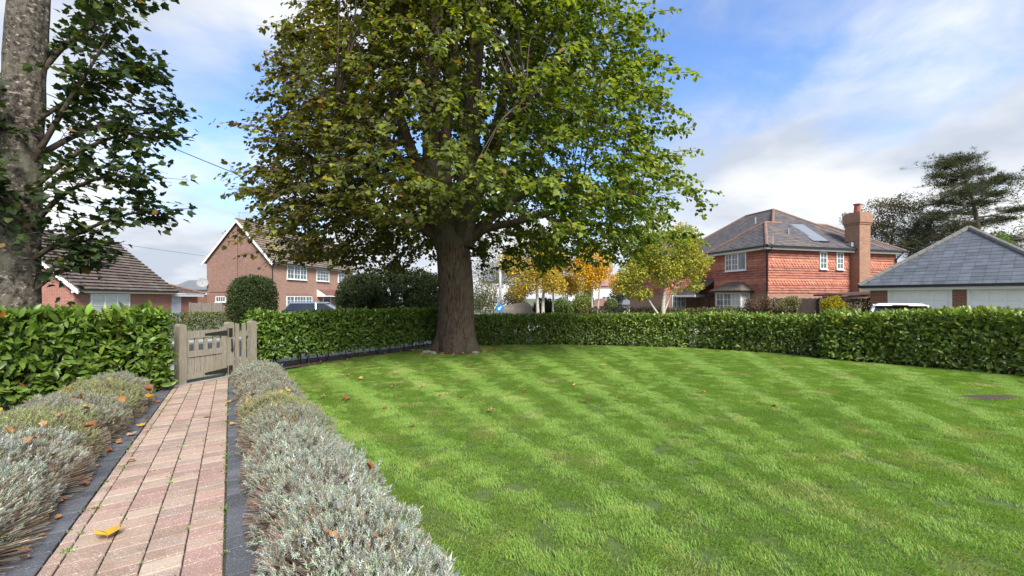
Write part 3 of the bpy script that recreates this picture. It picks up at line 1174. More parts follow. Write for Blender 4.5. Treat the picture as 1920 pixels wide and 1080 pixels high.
# flat-roofed brick outbuilding and its fence between the two houses
O1 = thing('outbuilding', (-24.5, 34.2, GB), 'low flat roofed brick outbuilding with white fascia between two houses', 'outbuilding')
fr0 = ((0, 0), (1, 0), (0, 1))
mb = MB()
mb.box(-27.6, -26.55, 34.0, 37, GB, 1.72)
mb.box(-29.5, -27.6, 34.05, 37, GB, 1.72)
mb.build('wall', 'brick_gable', O1)
mb = MB()
mb.box(-29.8, -26.5, 33.8, 37.2, 1.722, 1.93)
mb.build('fascia', 'white_paint', O1)
O2 = thing('fence', tuple(pt(346, 585, 30.0)), 'weathered grey board fence in front of the brick gable', 'fence')
x0, x1 = pt(346, 585, 30).x, pt(426, 585, 31).x
nbd = 26
for i in range(nbd):
    a = x0 + (x1 - x0) * i / nbd
    mb = MB()
    mb.box(a, a + (x1 - x0) / nbd - 0.012, 30.5, 30.53 + 0.015 * (i % 2), GB, 1.08 + random.gauss(0, 0.008))
    mb.build('board', 'fence_grey', O2)
for i in range(4):
    a = x0 + (x1 - x0 - 0.1) * i / 3
    mb = MB()
    mb.box(a, a + 0.1, 30.40, 30.495, GB, 1.14)
    mb.build('post', 'fence_grey', O2)
# distant slate roof behind
O3 = thing('distant_house', (-42, 56, GB), 'distant grey roofed house showing over the low outbuilding', 'house')
fr = ((-42.9, 56.0), (1, 0), (0, 1))
mb = MB(fr)
mb.box(-3, 3.4, 0, 6, GB, 2.6)
mb.build('wall', 'render_white', O3)
mb = MB(fr)
mb.hexa([(-3.5, -0.4, 2.6), (3.9, -0.4, 2.6), (3.9, 6.4, 2.6), (-3.5, 6.4, 2.6), (-2.6, 2.6, 4.0), (2.9, 2.6, 4.0), (2.9, 3.4, 4.0), (-2.6, 3.4, 4.0)])
mb.build('roof', 'far_roof', O3)

# ------------------------------------------------------------------ tile-hung house on the right
ra = np.array((0.963, 0.268))
rb = np.array((-0.268, 0.963))
fr = ((15.9, 26.0), ra, rb)
frl = ((15.9, 26.0), rb, -ra)                 # for things on the left-facing wall: x away along it, y outward = +
H3 = thing('tile_hung_house', (15.9, 26.0, GB), 'large red tile hung house with hipped roof and tall brick chimney', 'house')
E, TB = 4.62, 1.78
LR, DL = 11.3, 4.4
walls = MB(fr)
foot = [(0, 0), (LR, 0), (LR, 11), (1.0, 11), (1.0, 12), (-2.3, 12), (-2.3, 7.2), (1.0, 7.2), (1.0, DL), (0, DL)]
for i in range(len(foot)):
    (x0, y0), (x1, y1) = foot[i], foot[(i + 1) % len(foot)]
    walls.poly([(x0, y0, GB), (x1, y0 if x0 != x1 else y1, GB), (x1, y1, TB), (x0, y0, TB)] if False else [(x0, y0, GB), (x1, y1, GB), (x1, y1, TB), (x0, y0, TB)])
walls.build('wall', 'brick_house', H3)


def hung(name, a, c, z0, z1):
    """a tile-hung upper wall from a to c (plan points) with two bands of pointed tiles"""
    mb = MB(fr)
    mb.poly([(a[0], a[1], z0), (c[0], c[1], z0), (c[0], c[1], z1), (a[0], a[1], z1)])
    o = mb.build(name, 'tile_hung', H3)
    mb = MB(fr)
    pa, pc = mb.p((a[0], a[1], z0)), mb.p((c[0], c[1], z0))
    H = z1 - z0
    band = lambda r: any(f0 * H <= r < f1 * H for f0, f1 in ((0.19, 0.33), (0.60, 0.75)))
    tint = lambda r, col: tuple(np.array(col) * np.array((1.3, 1.34, 1.25))) if band(r) else col
    # courses laid on the vertical face, each kicked out at its foot
    ex = (pc - pa)
    L = ex.length
    ex.normalize()
    nn = ex.cross(Vector((0, 0, 1)))
    rows = int(H / 0.15)
    for k in range(rows):
        r0, r1 = H * k / rows, H * (k + 1) / rows
        w = 0.24
        x = -w / 2 if k % 2 else 0.0
        while x < L:
            q0, q1 = max(x + 0.004, 0), min(x + w - 0.004, L)
            x += w
            if q1 - q0 < 0.03:
                continue
            h = 0.055 * random.uniform(0.85, 1.2)
            col = tint(r0, (1 + random.gauss(0, 0.09),) * 3)
            B = lambda s, r, z: pa + ex * s + Vector((0, 0, r)) + nn * z
            fr_, mb.fr = mb.fr, None
            if band(r0):
                tip = B((q0 + q1) / 2, r0 - 0.09, h * 1.25)
                mb.poly([B(q0, r0, h * 0.8), tip, B(q1, r0, h * 0.8), B(q1, r1, 0.005), B(q0, r1, 0.005)], col=col)
            else:
                mb.poly([B(q0, r0, h), B(q1, r0, h), B(q1, r1, 0.005), B(q0, r1, 0.005)], col=col)
                mb.poly([B(q0, r0, 0.0), B(q1, r0, 0.0), B(q1, r0, h), B(q0, r0, h)], col=(0.5, 0.5, 0.5))  # shade below each course is put into the colour of its underside
            mb.fr = fr_
    mb.build('hung_tile', 'tile_hung', o, kind='stuff')
    return o


hung('tile_hung_wall', (0, 0), (LR, 0), TB, E)
hung('tile_hung_wall', (0, DL), (0, 0), TB, E)
hung('tile_hung_wall', (1.0, 7.2), (1.0, DL), TB, E)
hung('tile_hung_wall', (-2.3, 7.2), (1.0, 7.2), TB, E - 0.5)
hung('tile_hung_wall', (-2.3, 12), (-2.3, 7.2), TB, E - 0.5)
for q in ([(LR, 0, TB), (LR, 11, TB), (LR, 11, E), (LR, 0, E)], [(LR, 11, TB), (1, 11, TB), (1, 11, E), (LR, 11, E)],
          [(1, DL, TB), (0, DL, TB), (0, DL, E), (1, DL, E)], [(1, 12, TB), (-2.3, 12, TB), (-2.3, 12, E), (1, 12, E)]):
    mb = MB(fr)
    mb.poly(q)
    mb.build('rear_wall', 'tile_hung', H3)
ZE = E + 0.06
rf = MB(fr)
ov = 0.38
# main hip: ridge runs back along q at p = 5.5
A0, A1, RM = (5.5, 4.5), (5.5, 7.1), 8.2
c00, c10, c11, c01 = (-ov, -ov), (LR + ov, -ov), (LR + ov, 11 + ov), (1 - ov, 11 + ov)
z = lambda q, zz: (q[0], q[1], zz)
CW, TW, TH = 0.2, 0.24, 0.022
roof_courses(rf, [z((1 - ov - 0.8, -ov), ZE), z((10.0, -ov), ZE), z(A0, RM)], CW, TW, TH)
roof_courses(rf, [z((1 - ov, 11 + ov), ZE), z((1 - ov, -ov), ZE), z(A0, RM), z(A1, RM)], CW, TW, TH)
roof_courses(rf, [z((10.0, -ov), ZE), z((10.0, 11 + ov), ZE), z(A1, RM), z(A0, RM)], CW, TW, TH)
roof_courses(rf, [z((10.0, 11 + ov), ZE), z((1 - ov, 11 + ov), ZE), z(A1, RM)], CW, TW, TH)
# right wing: ridge along p at q = 3.5
W0, W1, RW = (5.0, 3.4), (9.3, 3.4), 7.0
roof_courses(rf, [z((4.5, -ov - 0.006), ZE), z((LR + ov, -ov - 0.006), ZE), z(W1, RW), z(W0, RW)], CW, TW, TH)
roof_courses(rf, [z((LR + ov, -ov), ZE), z((LR + ov, 7.2), ZE), z(W1, RW)], CW, TW, TH)
roof_courses(rf, [z((LR + ov, 7.2), ZE), z((4.5, 7.2), ZE), z(W0, RW), z(W1, RW)], CW, TW, TH)
# left wing: hip end towards the street
V0, V1, RV = (2.05, 2.0), (4.2, 2.0), 6.62
roof_courses(rf, [z((-ov, DL + ov), ZE), z((-ov, -ov - 0.012), ZE), z(V0, RV)], CW, TW, TH)
roof_courses(rf, [z((-ov, -ov - 0.012), ZE), z((4.6, -ov - 0.012), ZE), z(V1, RV), z(V0, RV)], CW, TW, TH)
roof_courses(rf, [z((4.6, DL + ov), ZE), z((-ov, DL + ov), ZE), z(V0, RV), z(V1, RV)], CW, TW, TH)
# far wing behind the yellow tree
X0, X1, RX = (-2.7, 9.6), (5.0, 9.6), 6.4
roof_courses(rf, [z((-2.7, 7.0), ZE - 0.5), z((4.0, 7.0), ZE - 0.5), z(X1, RX), z(X0, RX)], CW, TW, TH)
roof_courses(rf, [z((4.0, 12.3), ZE - 0.5), z((-2.7, 12.3), ZE - 0.5), z(X0, RX), z(X1, RX)], CW, TW, TH)
ro = rf.build('roof', 'tile_plain', H3)
mb = MB(fr)
for a, c in ((z(A0, RM), z(A1, RM)), (z((1 - ov - 0.6, -ov), ZE), z(A0, RM)), (z((10.0, -ov), ZE), z(A0, RM)), (z((1 - ov, 11 + ov), ZE), z(A1, RM)),
             (z(W0, RW), z(W1, RW)), (z((LR + ov, -ov), ZE), z(W1, RW)), (z((-ov, -ov), ZE), z(V0, RV)), (z((-ov, DL + ov), ZE), z(V0, RV)),
             (z(V0, RV), z((3.4, 2.0), RV)), (z(X0, RX), z((3.2, 9.6), RX))):
    ridge_run(mb, a, c, 0.10, 0.38)
mb.build('hip_tile', 'ridge_tile', ro)
fb = MB(fr)
fb.box(-ov + 0.05, LR + ov - 0.05, -ov + 0.04, -0.003, E - 0.15, E + 0.03)
fb.box(-ov + 0.05, -0.003, -ov + 0.25, DL + ov - 0.05, E - 0.15, E + 0.031)
fb.box(1 - ov + 0.05, 0.997, DL + ov, 7.2, E - 0.15, E + 0.029)
fb.build('fascia', 'white_paint', H3)
gutter(H3, fr, (-ov, -ov - 0.02, E + 0.03), (LR + ov, -ov - 0.02, E + 0.03), 0.075)
gutter(H3, fr, (-ov - 0.02, -ov, E + 0.035), (-ov - 0.02, DL + ov, E + 0.035), 0.075)
pipe(H3, fr, [(0.05, -ov, E - 0.02), (-0.04, -0.12, E - 0.35), (-0.04, -0.1, TB + 0.1), (-0.1, -0.12, TB - 0.1), (-0.1, -0.09, GB)], 0.05)
pipe(H3, fr, [(LR + 0.1, -ov, E - 0.02), (LR - 0.15, -0.12, E - 0.5), (LR - 0.15, -0.1, GB)], 0.05)
for p in (4.28, 5.72):
    window(H3, fr, p, p + 0.62, 3.33, 4.46, -0.03, [2], 3, depth=0.06)
window(H3, frl, 1.5, 3.3, 3.30, 4.5, 0.03, [1, 2, 2], [1, 3, 3], [0, 0.36, 0.68, 1], sign=1, depth=0.06)
window(H3, fr, -1.55, -0.3, 0.35, 1.66, 7.2, [2, 2, 2], 3, [0, 0.33, 0.67, 1])
# square bay with its own little roof
mb = MB(frl)
mb.box(1.25, 3.45, 0.003, 0.75, GB, 0.55)
bay = mb.build('bay_window', 'brick_house', H3)
mb = MB(frl)
for x in (1.25, 2.0, 2.68, 3.36):
    mb.box(x, x + 0.09, 0.66, 0.75, 0.552, 1.72)
mb.box(1.25, 3.45, 0.655, 0.755, 1.722, 1.82).box(1.25, 1.34, 0.01, 0.66, 1.72, 1.815).box(1.25, 1.34, 0.01, 0.1, 0.552, 1.72)
mb.build('bay_frame', 'upvc', bay)
for a, c in ((1.34, 2.0), (2.09, 2.68), (2.77, 3.36)):
    mb = MB(frl)
    mb.box(a, c, 0.69, 0.705, 0.552, 1.72)
    mb.build('pane', 'glass' if a > 2 else 'blind', bay)
mb = MB(frl)
for a, c in ((1.34, 2.0), (2.09, 2.68), (2.77, 3.36)):
    mb.box((a + c) / 2 - 0.015, (a + c) / 2 + 0.015, 0.7, 0.725, 0.552, 1.72)
    for zz in (0.94, 1.33):
        mb.box(a, c, 0.7, 0.722, zz - 0.015, zz + 0.015)
mb.build('glazing_bar', 'upvc', bay)
mb = MB(frl)
mb.box(1.27, 1.285, 0.1, 0.66, 0.552, 1.72)
mb.build('side_pane', 'blind', bay)
mb = MB(frl)
roof_courses(mb, [(0.95, 1.05, 1.93), (3.75, 1.05, 1.93), (2.9, 0.01, 2.55), (1.8, 0.01, 2.55)], 0.18, 0.24, 0.022)
mb.poly([(0.95, 1.05, 1.93), (1.8, 0.01, 2.55), (0.95, 0.01, 1.93)])
mb.poly([(3.75, 1.05, 1.93), (3.75, 0.01, 1.93), (2.9, 0.01, 2.55)])
mb.build('bay_roof', 'tile_brown', bay)
mb = MB(frl)
mb.box(0.9, 3.8, 1.0, 1.1, 1.83, 1.93).box(0.9, 1.0, 0.01, 1.0, 1.832, 1.93)
mb.build('bay_gutter', 'gutter_black', bay)
# open porch in the inner corner
mb = MB(fr)
roof_courses(mb, [(-1.3, 4.9, 1.72), (-1.3, 7.1, 1.72), (0.98, 7.1, 2.95), (0.98, 4.9, 2.95)], 0.2, 0.24, 0.022)
mb.box(-1.25, 0.95, 4.92, 5.0, 1.5, 1.70)
mb.build('porch_roof', 'tile_plain', H3)
mb = MB(fr)
mb.box(-1.3, -1.2, 4.9, 7.1, 1.52, 1.70)
mb.build('porch_fascia', 'white_paint', H3)
pipe(H3, fr, [(-0.5, DL + 0.3, 1.7), (-0.3, DL + 0.2, 1.4), (-0.3, DL + 0.2, GB)], 0.05)
# chimney stack on the right wall
ch = MB(fr)
ch.box(6.98, 7.94, -0.62, 0.05, GB, 5.2)
chn = ch.build('chimney', 'brick_chimney', H3)
mb = MB(fr)
mb.box(6.97, 7.95, -0.63, 0.32, 5.202, 6.3).box(6.93, 7.99, -0.67, 0.36, 6.302, 6.42).box(6.88, 8.04, -0.72, 0.41, 6.422, 6.98).box(6.95, 7.97, -0.65, 0.34, 6.982, 7.12)
mb.build('stack_top', 'brick_chimney', chn)
mb = MB(fr)
mb.cyl((7.45, -0.15, 7.12), (7.45, -0.15, 7.62), 0.2, 0.17, 14).cyl((7.45, -0.15, 7.68), (7.45, -0.15, 7.74), 0.24, 0.22, 14)
for k in range(4):
    a = k * math.pi / 2
    mb.cyl((7.45 + 0.14 * math.cos(a), -0.15 + 0.14 * math.sin(a), 7.61), (7.45 + 0.14 * math.cos(a), -0.15 + 0.14 * math.sin(a), 7.69), 0.02, 0.02, 6)
mb.build('chimney_pot', 'pot_clay', chn)
mb = MB(fr)
mb.box(6.70, 6.965, -0.3, 0.5, 4.85, 5.12)
mb.build('lead_flashing', 'lead', chn)
# solar panel lying on the front slope, found where those pixels meet the slope
A_, B_, C_ = [MB(fr).p(q) for q in (z((-ov, -ov), ZE), z((LR + ov, -ov), ZE), z(A0, RM))]
pn = (B_ - A_).cross(C_ - A_).normalized()
if pn.z < 0:
    pn = -pn


def on_plane(u, v, lift):
    d = Vector(((u - CX) / F_PX, 1, -(v - HOR) / F_PX))
    o = Vector((0, 0, EYE))
    return o + d * ((A_ + pn * lift - o).dot(pn) / d.dot(pn))


q = [on_plane(u, v, 0.10) for u, v in ((1479, 419), (1505, 420), (1556, 453), (1525, 452))]
mb = MB()
mb.hexa([p - pn * 0.12 for p in q][::-1] + [p for p in q][::-1])
so = mb.build('solar_panel', 'gutter_black', H3)
mb = MB()
cq = sum(q, Vector()) / 4
mb.poly([cq + (p - cq) * 0.95 + pn * 0.006 for p in q][::-1])
mb.build('panel_glass', 'solar', so)
mb = MB()
for uv_ in ((1478, 442), (1416, 420)):
    p = on_plane(uv_[0], uv_[1], 0.0)
    mb.cyl(p, p + Vector((0, 0, 0.45)), 0.06, 0.06, 8)
mb.build('roof_vent', 'lead', H3)

# ------------------------------------------------------------------ slate-roofed double garage
Vg = 400.0
gt = np.array(((Vg - CX) / F_PX, 1.0))
gt /= np.linalg.norm(gt)                       # along the front, away
gn = np.array((gt[1], -gt[0]))                # into the building
C0 = np.array((pt(1610, 540, 20.0).x, 20.0))
hh = 3.22
og = 0.35
fr = (tuple(C0 - gn * 0 - gt * og + gn * og), tuple(-gt), tuple(gn))     # p towards the camera along the doors, q inward
LGg = 2 * hh - 2 * og
H4 = thing('garage', (fr[0][0], fr[0][1], GB), 'brick double garage with slate hipped roof and white panelled doors', 'garage')
EG = 1.93
mb = MB(fr)
for a, c in ((0, 0.62), (2.72, 3.14), (5.24, LGg)):
    mb.box(a, c, 0, 0.3, GB, EG)
mb.poly([(0, 0.3, GB), (0, LGg, GB), (0, LGg, EG), (0, 0.3, EG)][::-1])
mb.poly([(LGg, 0.3, GB), (LGg, LGg, GB), (LGg, LGg, EG), (LGg, 0.3, EG)])
mb.poly([(0, LGg, GB), (LGg, LGg, GB), (LGg, LGg, EG), (0, LGg, EG)][::-1])
mb.build('wall', 'brick_garage', H4)
apx = None
rz = 1.4 + (HOR - 428) / F_PX * 19.3
pieces = []
mb = MB(fr)
q0, q1 = -og, LGg + og
zE = EG + 0.07
apex = (LGg / 2, LGg / 2, rz)
faces4 = [[(q0, q0, zE), (q1, q0, zE), apex], [(q0, q1, zE), (q0, q0, zE), apex], [(q1, q0, zE), (q1, q1, zE), apex], [(q1, q1, zE), (q0, q1, zE), apex]]
mb.hexa([(q0, q0, EG + 0.02), (q1, q0, EG + 0.02), (q1, q1, EG + 0.02), (q0, q1, EG + 0.02), (q0, q0, zE - 0.002), (q1, q0, zE - 0.002), (q1, q1, zE - 0.002), (q0, q1, zE - 0.002)])
for k in (1, 2, 3):
    roof_courses(mb, faces4[k], 0.22, 0.32, 0.014)
for f_ in faces4[:1]:
    mb.poly([tuple(np.array(p) - np.array((0, 0, 0.012))) for p in f_])
ro = mb.build('roof', 'slate', H4)
mb = MB(fr)
roof_courses(mb, faces4[0], 0.245, 0.36, 0.013, pieces=pieces, jitter=0.10)
for fs, col in pieces:
    m2 = MB()
    for f_ in fs:
        m2.poly(f_, col=col)
    m2.build('slate', 'slate', ro)
mb = MB(fr)
for c in ((q0, q0), (q1, q0), (q0, q1), (q1, q1)):
    ridge_run(mb, (c[0], c[1], zE + 0.02), (apex[0], apex[1], apex[2] + 0.02), 0.11, 0.4)
mb.build('hip_tile', 'ridge_grey', ro)
mb = MB(fr)
mb.box(q0 + 0.06, q1 - 0.06, q0 + 0.05, -0.003, EG - 0.14, EG + 0.015)
mb.build('fascia', 'white_paint', H4)
gutter(H4, fr, (q0, q0 - 0.03, EG + 0.03), (q1, q0 - 0.03, EG + 0.03), 0.075)
for d0 in (0.62, 3.14):
    mb = MB(fr)
    w_ = 2.1
    mb.box(d0 + 0.001, d0 + 0.085, 0.02, 0.2, GB, 1.76).box(d0 + w_ - 0.085, d0 + w_ - 0.001, 0.02, 0.2, GB, 1.76)
    mb.box(d0 + 0.001, d0 + w_ - 0.001, 0.02, 0.2, 1.762, 1.785)
    df = mb.build('garage_door', 'white_paint', H4)
    mb = MB(fr)
    mb.box(d0 + 0.086, d0 + w_ - 0.086, 0.10, 0.14, GB + 0.02, 1.76)
    mb.build('door_leaf', 'white_paint', df)
    for i in range(4):
        for j in range(4):
            xa = d0 + 0.15 + i * 0.46
            za = GB + 0.09 + j * 0.505
            m2 = MB(fr)
            m2.hexa([(xa, 0.0995, za), (xa + 0.40, 0.0995, za), (xa + 0.40, 0.0995, za + 0.44), (xa, 0.0995, za + 0.44),
                     (xa + 0.035, 0.082, za + 0.035), (xa + 0.365, 0.082, za + 0.035), (xa + 0.365, 0.082, za + 0.405), (xa + 0.035, 0.082, za + 0.405)])
            m2.build('panel', 'white_paint', df)

# dark lean-to and close-boarded fence between the house and garage
LT = thing('lean_to', tuple(pt(1575, 590, 25.2)), 'low brown lean-to roof over brick wall beside the garage', 'lean-to')
fr = ((15.9, 26.0), ra, rb)
mb = MB(fr)
mb.box(3.6, 7.7, -2.2, -0.75, GB, 1.55)
mb.build('wall', 'brick_chimney', LT)
mb = MB(fr)
mb.hexa([(3.0, -2.4, 1.56), (8.0, -2.4, 1.80), (8.0, -0.65, 1.80), (3.0, -0.65, 1.56), (3.0, -2.4, 1.66), (8.0, -2.4, 1.93), (8.0, -0.65, 1.93), (3.0, -0.65, 1.66)])
mb.build('roof', 'fence_dark', LT)
FD = thing('close_board_fence', tuple(pt(1540, 600, 22.2)), 'dark brown close boarded fence behind the yellow shrub', 'fence')
xa, xb = pt(1452, 590, 22.5).x, pt(1624, 590, 20.8).x
nb = 38
for i in range(nb):
    f0, f1 = i / nb, (i + 0.96) / nb
    y0, y1 = 22.6 + (20.6 - 22.6) * f0, 22.6 + (20.6 - 22.6) * f1
    a, c = xa + (xb - xa) * f0, xa + (xb - xa) * f1
    top = 1.42 + random.gauss(0, 0.006)
    mb = MB()
    mb.hexa([(a, y0, GB), (c, y1, GB), (c, y1 + 0.03, GB), (a, y0 + 0.02, GB), (a, y0, top), (c, y1, top), (c, y1 + 0.03, top), (a, y0 + 0.02, top)])
    mb.build('board', 'fence_dark', FD)
for i in range(5):
    f0 = i / 4
    a, y0 = xa + (xb - xa - 0.1) * f0, 22.6 - 2.0 * f0
    mb = MB()
    mb.box(a, a + 0.1, y0 - 0.1, y0 - 0.01, GB, 1.46)
    mb.build('post', 'fence_dark', FD)

# ------------------------------------------------------------------ far houses seen past the trunk
def far_house(name, u0, u1, v_e, v_r, Y, wall_m, roof_m, label, ridge=0.5, depth=7.0, gable=False):
    a, c = pt(u0, v_e, Y), pt(u1, v_e, Y)
    rzz = pt(u0, v_r, Y + depth / 2).z
    h = thing(name, ((a.x + c.x) / 2, Y, GB), label, 'house')
    mb = MB()
    mb.box(a.x, c.x, Y, Y + depth, GB, a.z)
    mb.build('wall', wall_m, h)
    mb = MB()
    o = 0.3
    if gable:
        xm = (a.x + c.x) / 2
        mb.prism([(a.x - o, Y - o, a.z), (c.x + o, Y - o, a.z), (xm, Y - o, rzz)], (0, depth + 2 * o, 0))
    else:
        i = (c.x - a.x) * (1 - ridge) / 2
        mb.hexa([(a.x - o, Y - o, a.z), (c.x + o, Y - o, a.z), (c.x + o, Y + depth + o, a.z), (a.x - o, Y + depth + o, a.z),
                 (a.x + i, Y + depth / 2 - 0.05, rzz), (c.x - i, Y + depth / 2 - 0.05, rzz), (c.x - i, Y + depth / 2 + 0.05, rzz), (a.x + i, Y + depth / 2 + 0.05, rzz)])
    mb.build('roof', roof_m, h)
    n = max(1, int((c.x - a.x) / 3.2))
    for k in range(n):
        x = a.x + (c.x - a.x) * (k + 0.5) / n
        mb = MB()
        mb.box(x - 0.6, x + 0.6, Y - 0.05, Y + 0.02, GB + 0.9, min(a.z - 0.3, GB + 2.1))
        w = mb.build('window', 'upvc', h)
        mb = MB()
        mb.box(x - 0.52, x - 0.03, Y - 0.056, Y - 0.03, GB + 0.98, min(a.z - 0.38, GB + 2.02))
        mb.box(x + 0.03, x + 0.52, Y - 0.056, Y - 0.03, GB + 0.98, min(a.z - 0.38, GB + 2.02))
        mb.build('pane', 'glass', w)
    return h


far_house('white_house', 1112, 1160, 536, 500, 62, 'render_white', 'far_red_roof', 'distant white rendered house between the golden birches', depth=8)
far_house('gabled_porch_house', 1116, 1146, 574, 560, 55, 'brick_bungalow', 'far_red_roof', 'tiny red gabled building in front of the distant white house', depth=4, gable=True)
far_house('grey_roof_bungalow', 1170, 1262, 571, 542, 46, 'render_white', 'far_roof', 'low white bungalow with grey slate roof behind the yellow green tree')
far_house('pale_house', 905, 962, 528, 500, 66, 'render_white', 'far_roof', 'distant pale house half hidden behind the white street lamp', depth=8)

# ------------------------------------------------------------------ street furniture and vehicles
LP = pt(938, 590, 30.0)
SL = thing('street_lamp', (LP.x, LP.y, GB), 'tall white street lamp beside the trunk of the big tree', 'street lamp')
mb = MB()
mb.cyl((LP.x, LP.y, GB), (LP.x, LP.y, 1.2), 0.16, 0.16, 12).cyl((LP.x, LP.y, 1.2), (LP.x, LP.y, 1.45), 0.16, 0.095, 12)
mb.build('base', 'white_paint', SL)
mb = MB()
mb.cyl((LP.x, LP.y, 1.45), (LP.x, LP.y, 6.0), 0.095, 0.07, 12)
mb.build('pole', 'white_paint', SL)
mb = MB()
mb.hexa([(LP.x - 0.15, LP.y - 0.9, 6.0), (LP.x + 0.15, LP.y - 0.9, 6.0), (LP.x + 0.15, LP.y + 0.1, 6.0), (LP.x - 0.15, LP.y + 0.1, 6.0),
         (LP.x - 0.1, LP.y - 0.85, 6.16), (LP.x + 0.1, LP.y - 0.85, 6.16), (LP.x + 0.1, LP.y + 0.1, 6.2), (LP.x - 0.1, LP.y + 0.1, 6.2)])
mb.build('lantern', 'dish_grey', SL)
SP = pt(937, 590, 27.0)
RS = thing('road_sign', (SP.x, SP.y, GB), 'round blue road sign just above the hedge by the white lamp', 'road sign')
mb = MB()
mb.cyl((SP.x, SP.y + 0.05, GB), (SP.x, SP.y + 0.05, 0.9), 0.035, 0.035, 8)
mb.build('post', 'dish_grey', RS)
mb = MB()
mb.cyl((SP.x, SP.y, 0.78), (SP.x, SP.y - 0.03, 0.78), 0.27, 0.27, 28)
dsc = mb.build('disc', 'sign_blue', RS)
mb = MB()
arr = [(-0.04, 0.16), (0.04, 0.16), (0.04, -0.02), (0.12, -0.02), (0.0, -0.17), (-0.12, -0.02), (-0.04, -0.02)]
ca, sa = math.cos(R(-45)), math.sin(R(-45))
mb.prism([(SP.x + x * ca - y * sa, SP.y - 0.032, 0.78 + x * sa + y * ca) for x, y in arr], (0, -0.004, 0))
mb.build('arrow', 'white_paint', dsc)
FG = thing('garden_fence', tuple(pt(975, 585, 34.0)), 'grey board fence beyond the road sign', 'fence')
xa, xb = pt(944, 585, 34).x, pt(1004, 585, 34).x
for i in range(24):
    a = xa + (xb - xa) * i / 24
    mb = MB()
    mb.box(a, a + (xb - xa) / 24 - 0.012, 34.0, 34.03, GB, 0.85 + 0.28 * min(i, 16) / 16 - max(0, i - 17) * 0.09)
    mb.build('board', 'fence_grey', FG)
# small signboard on a white post
SP = pt(1073, 590, 38.0)
S2 = thing('signboard', (SP.x, SP.y, GB), 'small white sign on a thin post among the green shrubs', 'sign')
mb = MB()
mb.cyl((SP.x, SP.y, GB), (SP.x, SP.y, 2.1), 0.045, 0.045, 8)
mb.build('post', 'white_paint', S2)
mb = MB()
mb.box(SP.x - 0.35, SP.x + 0.25, SP.y - 0.07, SP.y - 0.047, 1.2, 1.75)
mb.build('board', 'white_paint', S2)
# telegraph pole and overhead cable behind the crown
TP = pt(735, 590, 46.0)
T0 = thing('telegraph_pole', (TP.x, TP.y, GB), 'wooden telegraph pole behind the dark evergreen bushes', 'pole')
mb = MB()
mb.cyl((TP.x, TP.y, GB), (TP.x, TP.y, 9.2), 0.16, 0.11, 10)
mb.build('pole', 'fence_grey', T0)
mb = MB()
mb.box(TP.x - 0.5, TP.x + 0.5, TP.y - 0.06, TP.y + 0.06, 8.7, 8.82)
mb.build('crossarm', 'fence_grey', T0)


def cable(name, a, c, sag, label, r=0.02, n=24):
    P = []
    for i in range(n + 1):
        f = i / n
        p = Vector(a).lerp(Vector(c), f)
        p.z -= sag * 4 * f * (1 - f)
        P.append(p)
    V, F = tube(P, [r] * len(P), 6)
    o = np_obj(name, V, F, 'gutter_black')
    return tag(o, label, 'cable')


cable('overhead_cable', pt(-60, 110, 26.0), (TP.x, TP.y, 8.83), 0.5, 'black overhead cable running from the leafy sycamore to the lime tree', 0.03)
cable('thin_cable', pt(150, 445, 30.0), pt(385, 480, 38.0), 0.05, 'thin cable from the bungalow roof to the white edged gable', 0.012)


